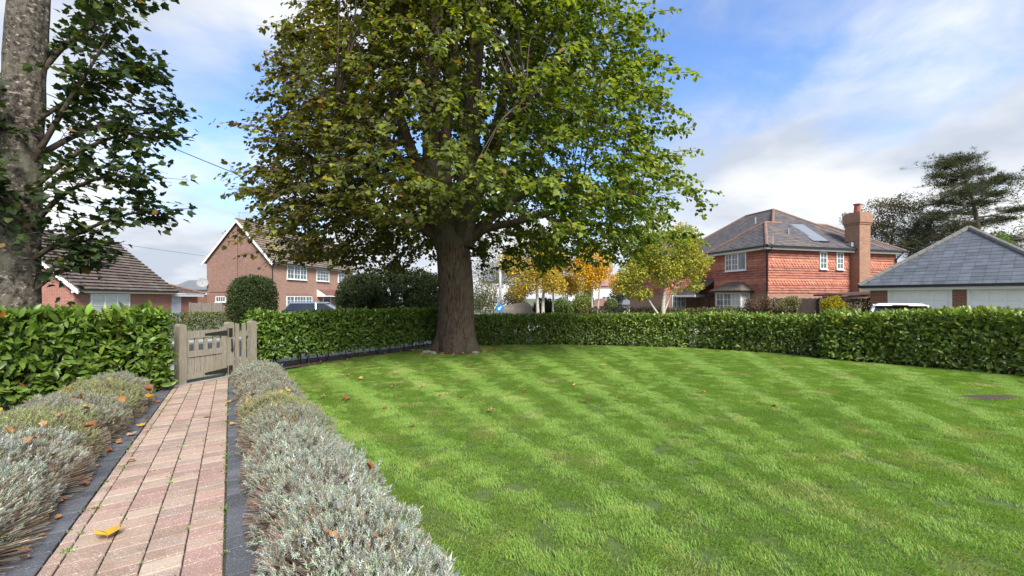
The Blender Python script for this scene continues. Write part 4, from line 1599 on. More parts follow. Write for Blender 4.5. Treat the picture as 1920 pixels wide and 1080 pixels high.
def car(name, loc, rot, paint, label, L=4.2, Wd=1.74, H=1.48):
    """a small hatchback: body shell with glasshouse, lamps, wheels; nose at +x"""
    root = thing(name, (0, 0, 0), label, 'car')
    hl, hw = L / 2, Wd / 2
    prof = [(-hl, 0.32), (-hl - 0.02, 0.62), (-hl + 0.02, 0.92), (-hl + 0.10, 0.98), (hl - 1.15, 0.92), (hl - 0.35, 0.80), (hl - 0.06, 0.66), (hl, 0.42), (hl - 0.05, 0.28)]
    mb = MB()
    for sgn in (-1,):
        pass
    half = [(x, z) for x, z in prof]
    rings = []
    for f, ins in ((-1.0, 0.05), (-0.94, 0.0), (0.94, 0.0), (1.0, 0.05)):
        rings.append([(x * (1 - ins * 0.4), f * hw, z if z > 0.5 else z + 0.0) for x, z in half])
    n = len(half)
    for i in range(3):
        for k in range(n):
            j = (k + 1) % n
            mb.poly([rings[i][k], rings[i][j], rings[i + 1][j], rings[i + 1][k]])
    mb.poly(rings[0])
    mb.poly(rings[3][::-1])
    body = mb.build('body', paint, root, bevel=0.03)
    base = [(-hl + 0.08, 0.97), (hl - 1.12, 0.92)]
    top = [(-hl + 0.42, H), (hl - 1.95, H)]
    lw, tw = hw - 0.06, hw - 0.24
    g = [(base[0][0], -lw, base[0][1]), (base[1][0], -lw, base[1][1]), (base[1][0], lw, base[1][1]), (base[0][0], lw, base[0][1]),
         (top[0][0], -tw, top[0][1] - 0.06), (top[1][0], -tw, top[1][1] - 0.06), (top[1][0], tw, top[1][1] - 0.06), (top[0][0], tw, top[0][1] - 0.06)]
    mb = MB()
    mb.hexa(g)
    mb.build('glasshouse', 'car_glass', root)
    mb = MB()
    t0, t1 = top[0][0] - 0.12, top[1][0] + 0.1
    mb.hexa([(t0, -tw - 0.03, H - 0.075), (t1, -tw - 0.03, H - 0.075), (t1, tw + 0.03, H - 0.075), (t0, tw + 0.03, H - 0.075),
             (t0 + 0.1, -tw + 0.1, H + 0.0), (t1 - 0.15, -tw + 0.1, H + 0.0), (t1 - 0.15, tw - 0.1, H + 0.0), (t0 + 0.1, tw - 0.1, H + 0.0)])
    mb.build('roof', paint, root, bevel=0.02)
    mb = MB()
    for s in (-1, 1):
        for (x0, z0), (x1, z1) in (((base[0][0], base[0][1]), (top[0][0], H - 0.06)), ((base[1][0], base[1][1]), (top[1][0], H - 0.06)), ((-0.25, 0.95), (-0.3, H - 0.06))):
            mb.bar((x0, s * (lw + 0.005), z0), (x1, s * (tw + 0.005), z1), 0.06, 0.05)
    mb.build('pillar', paint, root)
    for s in (-1, 1):
        mb = MB()
        mb.box(-hl - 0.03, -hl + 0.06, s * (hw - 0.06) - 0.12, s * (hw - 0.06) + 0.03, 0.72, 1.0)
        mb.build('tail_light', 'red_lens', root)
        mb = MB()
        mb.box(hl - 0.25, hl - 0.03, s * (hw - 0.1) - 0.14, s * (hw - 0.1) + 0.05, 0.58, 0.72)
        mb.build('headlight', 'solar', root)
    mb = MB()
    mb.box(t0 - 0.02, t0 + 0.03, -0.2, 0.2, H - 0.07, H - 0.045)
    mb.build('brake_light', 'red_lens', root)
    for x in (-hl + 0.78, hl - 0.82):
        for s in (-1, 1):
            mb = MB()
            mb.cyl((x, s * (hw - 0.19), 0.31), (x, s * (hw + 0.01), 0.31), 0.31, 0.31, 22)
            w = mb.build('wheel', 'tyre', root)
            mb = MB()
            mb.cyl((x, s * (hw + 0.012), 0.31), (x, s * (hw + 0.02), 0.31), 0.20, 0.18, 16)
            mb.build('rim', 'rim', w)
    root.location = loc
    root.rotation_euler = (0, 0, rot)
    return root


car('parked_car', (pt(607, 590, 25.0).x, 25.0, GB), R(12), 'car_silver', 'silver blue hatchback parked before the brick house with canopy', H=1.5)
car('white_car', (pt(1682, 590, 15.6).x, 15.6, GB + 0.03), R(50), 'car_white', 'white car parked on the driveway before the garage doors', H=1.5, Wd=1.78)

# ================================================================== the garden gate
ga = Vector((-6.07, 7.70, 0))
gd = Vector((0.30, 0.954, 0)).normalized()
gw = Vector((gd.y, -gd.x, 0))                 # towards the camera side of the gate
GBASE = gz(ga.x, ga.y)
FRG = ((ga.x, ga.y), (gd.x, gd.y), (gw.x, gw.y))
zf = lambda h: GBASE + h


def rounded_post(mb, x0, x1, y0, y1, z0, z1):
    n = 6
    prof = [(x0, z0), (x1, z0), (x1, z1 - (x1 - x0) * 0.32)]
    for k in range(1, n):
        a = k / n * math.pi
        prof.append(((x0 + x1) / 2 + math.cos(a) * (x1 - x0) / 2, z1 - (x1 - x0) * 0.32 + math.sin(a) * (x1 - x0) * 0.32))
    prof.append((x0, z1 - (x1 - x0) * 0.32))
    A = [(x, y0, z) for x, z in prof]
    Bq = [(x, y1, z) for x, z in prof]
    mb.poly(A)
    mb.poly(Bq[::-1])
    for i in range(len(prof)):
        j = (i + 1) % len(prof)
        mb.poly([A[j], A[i], Bq[i], Bq[j]])
    return mb


gp = thing('gate_post', (ga.x, ga.y, GBASE), 'round topped timber gate post beside the laurel hedge on the path', 'post')
rounded_post(MB(FRG), -0.13, 0.0, -0.06, 0.07, zf(-0.08), zf(1.13)).build('post', 'gate_wood', gp, bevel=0.006)
GL = 0.80
G = thing('garden_gate', tuple(ga + gd * 0.4 + Vector((0, 0, GBASE))), 'low weathered timber garden gate with open slats and black strap hinge', 'gate')
mb = MB(FRG)
mb.box(0.015, 0.075, -0.025, 0.025, zf(0.09), zf(1.0)).box(GL - 0.10, GL - 0.002, -0.027, 0.027, zf(0.09), zf(1.02))
mb.build('stile', 'gate_wood', G, bevel=0.004)
for nm, z0, z1 in (('top_rail', 0.85, 0.985), ('middle_rail', 0.50, 0.61), ('bottom_rail', 0.09, 0.20)):
    mb = MB(FRG)
    mb.box(0.012, GL - 0.103, -0.022, 0.031, zf(z0), zf(z1))
    mb.build(nm, 'gate_wood', G, bevel=0.004)
for k in range(3):
    x = 0.185 + k * 0.175
    mb = MB(FRG)
    mb.box(x, x + 0.065, -0.014, 0.02, zf(0.612), zf(0.848))
    mb.build('slat', 'gate_wood', G, bevel=0.003)
for k in range(6):
    x = 0.077 + k * 0.1035
    mb = MB(FRG)
    mb.box(x, x + 0.1, -0.012, 0.012 + 0.003 * (k % 2), zf(0.202), zf(0.498))
    mb.build('board', 'gate_wood', G, bevel=0.003)
for z0, nm in ((0.905, 'strap_hinge'), (0.145, 'lower_hinge')):
    mb = MB(FRG)
    mb.hexa([(0.36, 0.0335, zf(z0 - 0.018)), (GL + 0.01, 0.0335, zf(z0 - 0.05)), (GL + 0.01, 0.042, zf(z0 - 0.05)), (0.36, 0.042, zf(z0 - 0.018)),
             (0.36, 0.0335, zf(z0 + 0.018)), (GL + 0.01, 0.0335, zf(z0 + 0.05)), (GL + 0.01, 0.042, zf(z0 + 0.05)), (0.36, 0.042, zf(z0 + 0.018))])
    mb.box(GL + 0.012, GL + 0.085, 0.078, 0.09, zf(z0 - 0.08), zf(z0 + 0.09))
    mb.cyl((GL + 0.012, 0.06, zf(z0 - 0.085)), (GL + 0.012, 0.06, zf(z0 + 0.095)), 0.014, 0.014, 8)
    mb.build(nm, 'black_metal', G)
# hinge post, pickets and end post of the short fixed run
gp2 = thing('gate_post', tuple(ga + gd * (GL + 0.06) + Vector((0, 0, GBASE))), 'timber gate post carrying the black strap hinges', 'post')
o = rounded_post(MB(FRG), GL + 0.004, GL + 0.13, -0.06, 0.075, zf(-0.08), zf(1.12)).build('post', 'gate_wood', gp2, bevel=0.006)
mb = MB(FRG)
mb.cyl((GL + 0.07, 0.083, zf(0.78)), (GL + 0.075, 0.10, zf(0.58)), 0.014, 0.02, 8).cyl((GL + 0.075, 0.10, zf(0.58)), (GL + 0.07, 0.09, zf(0.53)), 0.026, 0.016, 8)
mb.build('gate_stop', 'black_metal', gp2)
PF = thing('picket_fence', tuple(ga + gd * (GL + 0.4) + Vector((0, 0, GBASE))), 'short run of round topped timber pickets next to the gate', 'fence')
for k in range(2):
    x = GL + 0.20 + k * 0.155
    rounded_post(MB(FRG), x, x + 0.085, 0.0, 0.022, zf(0.05), zf(1.08)).build('picket', 'gate_wood', PF, bevel=0.003)
mb = MB(FRG)
mb.box(GL + 0.132, GL + 0.52, -0.042, -0.002, zf(0.80), zf(0.90)).box(GL + 0.132, GL + 0.52, -0.042, -0.002, zf(0.22), zf(0.32))
mb.build('rail', 'gate_wood', PF)
rounded_post(MB(FRG), GL + 0.53, GL + 0.66, -0.06, 0.07, zf(-0.08), zf(1.12)).build('post', 'gate_wood', PF, bevel=0.006)
mb = MB(FRG)                                  # stone threshold
mb.box(-0.25, GL + 0.2, 0.06, 0.17, zf(-0.05), zf(0.035))
tag(mb.build('threshold', 'stone', None), 'pale stone threshold strip under the timber gate', 'threshold')

# ================================================================== hedges
def polyline(pts, n=None, step=0.1):
    P = np.array(pts, float)
    L = np.r_[0, np.cumsum(np.linalg.norm(np.diff(P, axis=0), axis=1))]
    return P, L


def hedge(name, line, width, height, label, dens, leaf, base, singles, lift=0.12, inner=0.9, seed=1, topbright=1.0, side=1, alt=None, altp=0.02, hvar=0.05):
    """clipped laurel hedge; `line` is its front foot, its body lies to the left of travel (side=1)"""
    P, L = polyline(line)
    tot = L[-1]
    mid = P[len(P) // 2]
    root = thing(name, (mid[0], mid[1], gz(*mid)), label, 'hedge', 'laurel hedges round the lawn')
    area_f = tot * height
    area_t = tot * width
    n = int(dens * (area_f * 2 + area_t + 2 * width * height))
    u = RNG.random(n)
    tot_a = area_f * 2 + area_t + 2 * width * height
    kind = np.digitize(u, np.cumsum([area_f, area_f, area_t, width * height]) / tot_a)   # 0 front 1 back 2 top 3/4 ends
    s = RNG.random(n) * tot
    s = np.where(kind == 3, 0.0, s)
    s = np.where(kind == 4, tot, s)
    h = RNG.random(n)
    w = RNG.random(n)
    w = np.where(kind == 0, 0, np.where(kind == 1, 1, w))
    h = np.where(kind == 2, 1, h)
    i = np.clip(np.searchsorted(L, s, side='right') - 1, 0, len(P) - 2)
    f = (s - L[i]) / (L[i + 1] - L[i])
    c = P[i] + (P[i + 1] - P[i]) * f[:, None]
    tdir = unit(P[i + 1] - P[i])
    # smooth the corners by blending direction
    nrm = np.stack((-tdir[:, 1], tdir[:, 0]), -1) * side
    depth = np.abs(RNG.normal(0, 0.10, n)) * inner + np.where(RNG.random(n) < 0.38, RNG.random(n) * 0.36, 0)
    out = np.zeros((n, 3))
    out[:, :2] += -nrm * (kind == 0)[:, None] + nrm * (kind == 1)[:, None] - tdir * (kind == 3)[:, None] + tdir * (kind == 4)[:, None]
    out[:, 2] += (kind == 2)
    # rounded top edges
    bulge = 0.07 * np.array([mnoise.noise(Vector((a * 0.9 + seed, hh_ * 1.7, k * 5.0))) for a, hh_, k in zip(s, h, kind)]) + \
        0.05 * np.array([mnoise.noise(Vector((a * 3.1 + seed, hh_ * 4.7, k * 5.0 + 9))) for a, hh_, k in zip(s, h, kind)])
    pos2 = c + nrm * (w * width)[:, None]
    z0 = np.array([gz(x, y) for x, y in pos2])
    hv = height * (1 + hvar * np.array([mnoise.noise(Vector((a * 0.6 + seed * 3, 0, 0))) for a in s]))
    Pz = z0 + lift + h * (hv - lift)
    pos = np.concatenate((pos2, Pz[:, None]), 1)
    pos += out * (bulge - depth)[:, None]
    # pull in the upper corners a little
    k = (kind < 2) & (h > 0.86)
    pos -= out * (np.where(k, (h - 0.86) * 0.7, 0))[:, None]
    up = np.array((0, 0, 1.0))
    d = out * RNG.uniform(0.15, 0.9, n)[:, None] + jit(n, 0.55) + up * RNG.uniform(-0.35, 0.8, n)[:, None]
    nr = out * 0.75 + up * 0.6 + jit(n, 0.42)
    Bm = basis(d, nr)
    S = leaf * RNG.uniform(0.65, 1.2, n) * np.where(depth > 0.15, 1.35, 1.0)
    C = colours(n, base, 0.20, alt, altp)
    young = (RNG.random(n) < np.where((kind == 2) | (h > 0.9), 0.45, 0.10))
    C[young] = C[young] * np.array((1.55, 1.42, 1.05))
    shade = unit(out + 1e-6)
    prefer = (depth < 0.06) & (((unit(np.array((0, 0, EYE)) - pos)) * out).sum(-1) > 0.1)
    leaf_cover(root, name, 'laurel', pos, Bm, S, C, 'leaf_laurel', singles, prefer=prefer, smooth=True)
    # woody stems inside
    parts = []
    for k in range(int(tot / 0.22)):
        ss = (k + random.random()) * 0.22
        ii = min(max(np.searchsorted(L, ss, side='right') - 1, 0), len(P) - 2)
        q = P[ii] + (P[ii + 1] - P[ii]) * (ss - L[ii]) / (L[ii + 1] - L[ii])
        tt = unit(P[ii + 1] - P[ii])
        nn_ = np.array((-tt[1], tt[0])) * side
        q = q + nn_ * width * random.uniform(0.25, 0.75)
        g = gz(*q)
        top = np.array((q[0] + random.gauss(0, 0.12), q[1] + random.gauss(0, 0.12), g + height * random.uniform(0.6, 0.9)))
        m1 = np.array((q[0] + random.gauss(0, 0.05), q[1] + random.gauss(0, 0.05), g + 0.35))
        parts.append(tube([(q[0], q[1], g - 0.02), m1, top], [0.018, 0.014, 0.006], 5))
        for _ in range(3):
            e = m1 + np.array((random.gauss(0, 0.22), random.gauss(0, 0.22), random.uniform(0.1, 0.5)))
            parts.append(tube([m1, e], [0.009, 0.004], 4))
    V, F = join(parts)
    np_obj('stem', V, F, 'twig', root, kind='stuff')
    return root


LAUREL = (0.105, 0.175, 0.028)
DEAD = [(0.42, 0.17, 0.05), (0.40, 0.30, 0.05), (0.30, 0.13, 0.04)]
hedge('laurel_hedge', [(-8.6, 3.2), (-7.05, 5.35), (-6.0, 6.75), (-5.85, 7.1)], 0.95, 1.35, 'glossy bright green laurel hedge under the sycamore, left of the timber gate', 560, 0.165, LAUREL, 300, seed=2, alt=DEAD, altp=0.006, lift=0.06)
hedge('laurel_hedge', HM, 0.75, 1.28, 'laurel hedge with bare lower stems between the pickets and the big tree', 820, 0.12, (0.105, 0.178, 0.03), 300, seed=5, lift=0.22, alt=DEAD, altp=0.004)
hedge('laurel_hedge', HF, 0.75, 1.04, 'long neatly clipped laurel hedge curving behind the big tree and lawn', 900, 0.112, (0.15, 0.22, 0.043), 300, seed=8, lift=0.02)
hedge('laurel_hedge', HN, 0.85, 1.15, 'bulging clipped laurel hedge in front of the garage and white car', 980, 0.127, (0.165, 0.235, 0.05), 300, seed=11, lift=0.02, alt=[(0.30, 0.30, 0.05)], altp=0.02)
hedge('low_hedge', [(-16.2, 18.8), (-13.2, 20.4)], 0.7, 1.0, 'small leaved clipped hedge across the street before the fence', 420, 0.09, (0.075, 0.11, 0.028), 0, seed=14)
hedge('low_hedge', [(4.2, 25.4), (8.6, 24.6), (14.6, 22.5)][::1], 0.7, 1.12, 'low clipped green hedge in front of the tile hung house', 260, 0.11, (0.085, 0.11, 0.04), 0, seed=17, alt=[(0.22, 0.08, 0.04)], altp=0.12)


# ================================================================== trees
def bark_tube(pts, radii, n, amp, fz, fa, seed, flare=None):
    def j(i, a, q):
        v = mnoise.noise(Vector((math.cos(a) * fa + seed, math.sin(a) * fa, q.z * fz)))
        w = mnoise.noise(Vector((math.cos(a) * fa * 2.6 + seed, math.sin(a) * fa * 2.6 + 4, q.z * fz * 1.7)))
        x = 1 + amp * (1 - 2 * abs(v)) + amp * 0.6 * w
        if flare:
            x += flare(i, a, q)
        return x
    return tube(pts, radii, n, j)


# ---- the big lime on the lawn
TX, TY = -1.70, 12.70
TG = gz(TX, TY)
LIME = thing('lime_tree', (TX, TY, TG), 'big broad lime tree with thick furrowed trunk standing on the lawn', 'tree')
pts = curve_pts([(TX, TY, TG - 0.1), (TX - 0.02, TY, TG + 0.5), (TX + 0.0, TY, TG + 1.5), (TX - 0.05, TY, TG + 2.6), (TX - 0.14, TY, TG + 3.5), (TX - 0.22, TY, TG + 4.2)], 70)
rad = np.interp([p.z - TG for p in pts], [-0.1, 0.1, 0.5, 1.2, 2.2, 3.0, 3.6, 4.3], [0.74, 0.67, 0.57, 0.52, 0.515, 0.50, 0.50, 0.38])


def root_flare(i, a, q):
    h = max(0, 0.9 - (q.z - TG)) / 0.9
    b_ = 0.10 * math.exp(-((q.z - TG - 2.05) / 0.5) ** 2) * max(0, math.cos(a - 0.2)) if False else 0
    return h * h * 0.17 * (math.sin(a * 5 + 0.7) + 0.5 * math.sin(a * 9 + 2)) + b_


V, F = bark_tube(pts, rad, 150, 0.028, 0.55, 7.0, 3.3, root_flare)
np_obj('trunk', V, F, 'bark_lime', LIME, smooth=True)
FORK = TG + 3.4
limb_defs = [
    # control points (dx, dy, z above ground), start radius, end radius
    ([(-0.30, 0.0, 3.2), (-0.62, -0.05, 4.6), (-0.75, -0.1, 6.5), (-0.7, 0.0, 9.0), (-0.5, 0.2, 12.0)], 0.36, 0.10),
    ([(-0.35, 0.05, 3.2), (-0.95, 0.0, 5.0), (-1.7, -0.2, 7.2), (-2.4, -0.3, 10.0)], 0.24, 0.06),
    ([(-0.25, 0.0, 4.6), (-0.35, -0.1, 6.2), (-0.1, -0.2, 8.0), (0.1, -0.2, 11.0)], 0.20, 0.05),
    ([(0.15, 0.0, 3.2), (0.30, 0.1, 4.8), (0.42, 0.1, 7.0), (0.65, 0.2, 10.0), (0.8, 0.2, 12.5)], 0.40, 0.10),
    ([(0.20, 0.0, 3.6), (0.70, -0.1, 5.0), (1.25, -0.2, 6.8), (1.7, -0.3, 9.5)], 0.25, 0.06),
    ([(0.15, 0.0, 3.1), (0.75, -0.15, 3.65), (1.9, -0.5, 3.9), (3.4, -0.9, 4.2), (5.2, -1.3, 4.3)], 0.14, 0.03),
    ([(-0.25, 0.0, 3.2), (-1.0, -0.2, 3.8), (-2.3, -0.4, 4.0), (-3.7, -0.6, 4.4)], 0.20, 0.05),
    ([(0.0, 0.2, 3.3), (0.2, 1.4, 4.6), (0.4, 3.0, 6.0), (0.3, 4.6, 7.0)], 0.22, 0.05),
    ([(0.1, -0.2, 3.4), (0.5, -1.2, 4.6), (1.2, -2.6, 5.4), (2.0, -4.0, 5.8)], 0.16, 0.04),
    ([(-0.3, -0.2, 3.5), (-0.9, -1.2, 4.8), (-1.5, -2.6, 5.6), (-2.0, -3.9, 5.9)], 0.15, 0.04),
    ([(0.3, 0.2, 3.4), (1.6, 1.4, 4.9), (3.2, 2.6, 5.8), (4.6, 3.4, 6.0)], 0.18, 0.05),
    ([(-0.3, 0.2, 3.4), (-1.5, 1.4, 5.0), (-2.8, 2.6, 6.0), (-3.9, 3.4, 6.4)], 0.18, 0.05),
]
LIMBP = []
for cp, r0, r1 in limb_defs:
    P = curve_pts([(TX + x, TY + y, TG + z_) for x, y, z_ in cp], 26)
    rr = np.linspace(1, 0, 26) ** 0.8 * (r0 - r1) + r1
    V, F = bark_tube(P, rr, 26, 0.05, 0.8, 3.0, 1.1 * len(LIMBP))
    np_obj('limb', V, F, 'bark_lime', LIME, smooth=True)
    LIMBP.append(P)
ALLP = [p for P in LIMBP for p in P[6:]]
ALLN = np.array([tuple(p) for p in ALLP])


def lime_radius(az, z_):
    """reach of the crown at azimuth az (0 = +x, -pi/2 = towards the camera)"""
    c, s_ = math.cos(az), math.sin(az)
    side = 6.4 * max(c, 0) ** 2 + 5.05 * max(-c, 0) ** 2 + 5.3 * s_ * s_
    prof = np.interp(z_, [1.9, 2.5, 3.2, 4.2, 5.5, 7.5, 9.5, 11.5, 13.2, 14.2], [0.62, 0.86, 0.98, 1.03, 1.0, 0.93, 0.86, 0.70, 0.42, 0.0])
    return side * prof


sprays = []
tries = 0
while len(sprays) < 4700 and tries < 90000:
    tries += 1
    az = random.uniform(-math.pi, math.pi)
    z_ = 2.15 + 12.0 * random.random() ** 1.15
    rho = random.random() ** 0.42 if random.random() < 0.95 else random.uniform(1.0, 1.13)
    r = lime_radius(az, z_) * rho
    x, y = math.cos(az) * r, math.sin(az) * r
    floor_ = (2.9 if x > 0 else 2.45) + max(0, 3.1 - r) * 0.75 + (0.35 if x < -1 else 0.0) + (0.7 if (y < -1.5 and abs(x) < 2.6) else 0)
    if z_ < floor_:
        continue
    nz = mnoise.noise(Vector((x * 0.55 + 3, y * 0.55, z_ * 0.6)))
    if nz < -0.22 and random.random() < 0.8:
        continue
    # the middle of the near side is thin: the stems show through
    if y < 0.5 and abs(x + 0.1) < 1.5 and z_ > 4.4 and random.random() < 0.40:
        continue
    if y < 0.5 and abs(x + 0.1) < 2.4 and z_ > 4.4 and random.random() < 0.12:
        continue
    if rho < 0.5 and random.random() < 0.2:
        continue
    sprays.append((x, y, z_, rho))
lp, ld, ln, ls, lc = [], [], [], [], []
tw = []
tw_sel = 0
for x, y, z_, rho in sprays:
    c0 = Vector((TX + x, TY + y, TG + z_))
    outd = Vector((x, y, 0)).normalized() * (0.5 + 0.6 * rho) + Vector((random.gauss(0, 0.45), random.gauss(0, 0.45), random.gauss(0.05, 0.28)))
    outd.normalize()
    Ln = random.uniform(0.55, 1.15)
    a0 = c0 - outd * Ln * 0.5
    prev = a0
    pl = [a0]
    for k in range(1, 5):
        d_ = (outd + Vector((0, 0, -0.11 * k))).normalized()
        prev = prev + d_ * Ln / 4
        pl.append(prev)
    tw.append(tube(pl[::2], [0.011, 0.007, 0.003], 3))
    nl = random.randint(20, 36)
    right = x > 1.0
    for k in range(nl):
        f = (k + random.random()) / nl
        i = min(int(f * 4), 3)
        p = pl[i].lerp(pl[i + 1], f * 4 - i)
        s_ = 1 if k % 2 else -1
        sidev = outd.cross(Vector((0, 0, 1)))
        d_ = sidev * s_ * random.uniform(0.4, 1.0) + outd * random.uniform(0.1, 0.8) + Vector((random.gauss(0, 0.3), random.gauss(0, 0.3), random.uniform(-0.9, 0.05)))
        lp.append(p + Vector((random.gauss(0, 0.05), random.gauss(0, 0.05), random.gauss(-0.02, 0.05))))
        ld.append(d_)
        ln.append(Vector((random.gauss(0, 0.5), random.gauss(0, 0.5), 0.9)) + outd * 0.5)
        ls.append(random.uniform(0.08, 0.152))
        # lit right side painted greener and lighter, shaded left browner; some leaves also turning
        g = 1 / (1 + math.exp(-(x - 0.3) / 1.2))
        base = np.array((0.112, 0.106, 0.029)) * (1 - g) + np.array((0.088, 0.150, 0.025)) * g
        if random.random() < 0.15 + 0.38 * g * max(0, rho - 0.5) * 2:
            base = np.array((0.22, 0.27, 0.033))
        if random.random() < 0.05 * (1 - g) + 0.008:
            base = np.array(random.choice([(0.42, 0.30, 0.03), (0.30, 0.17, 0.05), (0.24, 0.12, 0.05)]))
        lc.append(base * math.exp(random.gauss(0, 0.22)))
lp, ld, ln = np.array(lp), np.array(ld), np.array(ln)
ls, lc = np.array(ls), np.clip(np.array(lc), 0.005, 0.9)
leaf_cover(LIME, 'crown', 'lime', lp, basis(ld, ln), ls, lc, 'leaf_lime', 300, stuff='crown', smooth=True)
V, F = join(tw)
np_obj('twig', V, F, 'twig', LIME, kind='stuff')
br = []
for x, y, z_, rho in random.sample(sprays, 380):
    e = np.array((TX + x, TY + y, TG + z_))
    dd = np.linalg.norm(ALLN - e, axis=1) + 0.8 * np.maximum(0, ALLN[:, 2] - e[2] + 0.2)
    a = Vector(ALLN[np.argmin(dd)])
    e = Vector(e)
    m1 = a.lerp(e, 0.5) + Vector((random.gauss(0, 0.15), random.gauss(0, 0.15), 0.22))
    Lb = (e - a).length
    br.append(tube(curve_pts([a, m1, e], 7), np.linspace(0.010 + 0.006 * Lb, 0.005, 7), 5))
V, F = join(br)
np_obj('branch', V, F, 'twig', LIME, kind='stuff', smooth=True)


# ---- the sycamore at the left edge, behind the hedge
SX, SY = -8.62, 7.25
SG = gz(SX, SY)
SYC = thing('sycamore_tree', (SX, SY, SG), 'sycamore with flaking grey trunk and dark lobed leaves beside the bungalow', 'tree')
pts = curve_pts([(SX, SY, SG - 0.1), (SX, SY, SG + 1.2), (SX + 0.02, SY, SG + 3.0), (SX + 0.10, SY + 0.02, SG + 5.5), (SX + 0.3, SY + 0.05, SG + 9.0)], 80)
V, F = bark_tube(pts, np.interp([p.z - SG for p in pts], [-0.1, 0.5, 2, 4, 6.5, 9], [0.36, 0.29, 0.262, 0.265, 0.25, 0.18]), 90, 0.055, 1.6, 1.9, 8.8)
np_obj('trunk', V, F, 'bark_plates', SYC, smooth=True)
syc_px = []                                   # leaf clumps: photo pixel of the spray tip, depth and spread, found from the branch layout
limbs = [([(0.1, 0, 1.6), (0.5, 0.2, 2.1), (0.8, 0.3, 2.4), (1.1, 0.2, 2.3)], 0.03),
         ([(0.1, 0, 2.2), (0.8, 0.1, 2.7), (1.8, 0.1, 3.1), (2.5, 0.0, 3.1)], 0.05),
         ([(0.1, 0, 2.7), (0.9, -0.1, 3.4), (1.8, -0.2, 3.7), (2.4, -0.3, 3.6)], 0.05),
         ([(0.1, 0, 3.4), (0.8, 0.2, 4.2), (1.6, 0.3, 4.6), (2.2, 0.3, 4.5)], 0.05),
         ([(0.15, 0, 3.8), (0.8, 0.0, 4.9), (1.3, 0.0, 5.7), (1.7, 0.0, 6.4)], 0.05),
         ([(0.15, 0, 4.6), (0.9, 0.2, 5.3), (1.6, 0.2, 5.6), (2.1, 0.2, 5.5)], 0.04),
         ([(0.1, 0, 5.2), (0.6, 0.3, 6.3), (1.2, 0.6, 7.1), (1.6, 0.7, 7.8)], 0.05),
         ([(-0.1, 0, 3.0), (-1.0, 0.2, 3.8), (-2.0, 0.3, 4.4), (-3.0, 0.2, 4.7)], 0.06),
         ([(-0.1, 0, 4.4), (-1.0, -0.2, 5.4), (-2.2, -0.3, 6.2), (-3.0, -0.4, 6.6)], 0.06),
         ([(0.0, 0.1, 4.0), (-0.1, 1.2, 5.0), (0.1, 2.2, 5.8), (0.2, 3.0, 6.2)], 0.06),
         ([(0.0, 0.1, 5.6), (0.4, 0.9, 7.0), (0.6, 1.4, 8.2), (0.7, 1.8, 9.2)], 0.06),
         ([(0.0, -0.1, 3.1), (0.1, -0.5, 3.4), (0.35, -0.8, 3.3)], 0.03),
         ([(0.0, -0.1, 4.3), (0.0, -0.5, 4.7), (0.15, -0.8, 4.6)], 0.03)]
lp, ld, ln, ls, lc = [], [], [], [], []
tw = []
for cp, r0 in limbs:
    P = curve_pts([(SX + x, SY + y, SG + z_) for x, y, z_ in cp], 18)
    V, F = tube(P, np.linspace(r0, 0.008, 18), 8)
    np_obj('limb', V, F, 'twig', SYC, smooth=True)
    ax = (P[-1] - P[0]).normalized()
    for k in range(38):
        f = 0.20 + 0.80 * (k + random.random()) / 38
        p = P[min(int(f * 17.99), 17)]
        tl = random.uniform(0.25, 0.75)
        d_ = (ax * random.uniform(0.1, 0.9) + Vector((random.gauss(0, 0.6), random.gauss(0, 0.6), random.gauss(0.05, 0.45)))).normalized()
        e = p + d_ * tl
        tw.append(tube([p, p.lerp(e, 0.5) + Vector((0, 0, 0.04)), e], [0.007, 0.005, 0.003], 3))
        for q in range(random.randint(7, 12)):
            c0 = p.lerp(e, random.uniform(0.2, 1.05)) + Vector((random.gauss(0, 0.10), random.gauss(0, 0.10), random.gauss(0, 0.08)))
            if c0.z - SG < 2.15 and (c0.x - SX > 1.0 or random.random() < 0.6):
                continue
            lp.append(c0)
            ld.append(Vector((random.gauss(0, 0.6), random.gauss(0, 0.6), random.uniform(-0.6, 0.15))) + d_ * 0.6)
            ln.append(Vector((random.gauss(0, 0.55), random.gauss(0, 0.55), 1.0)))
            ls.append(random.uniform(0.085, 0.155))
            base = np.array((0.036, 0.062, 0.020)) if random.random() < 0.85 else np.array((0.09, 0.12, 0.03))
            if random.random() < 0.02:
                base = np.array((0.25, 0.16, 0.05))
            lc.append(base * math.exp(random.gauss(0, 0.25)))
lp, ld, ln = np.array(lp), np.array(ld), np.array(ln)
leaf_cover(SYC, 'crown', 'maple', lp, basis(ld, ln), np.array(ls), np.clip(np.array(lc), 0.004, 0.9), 'leaf_maple', 300, stuff='crown')
V, F = join(tw)
np_obj('twig', V, F, 'twig', SYC, kind='stuff')


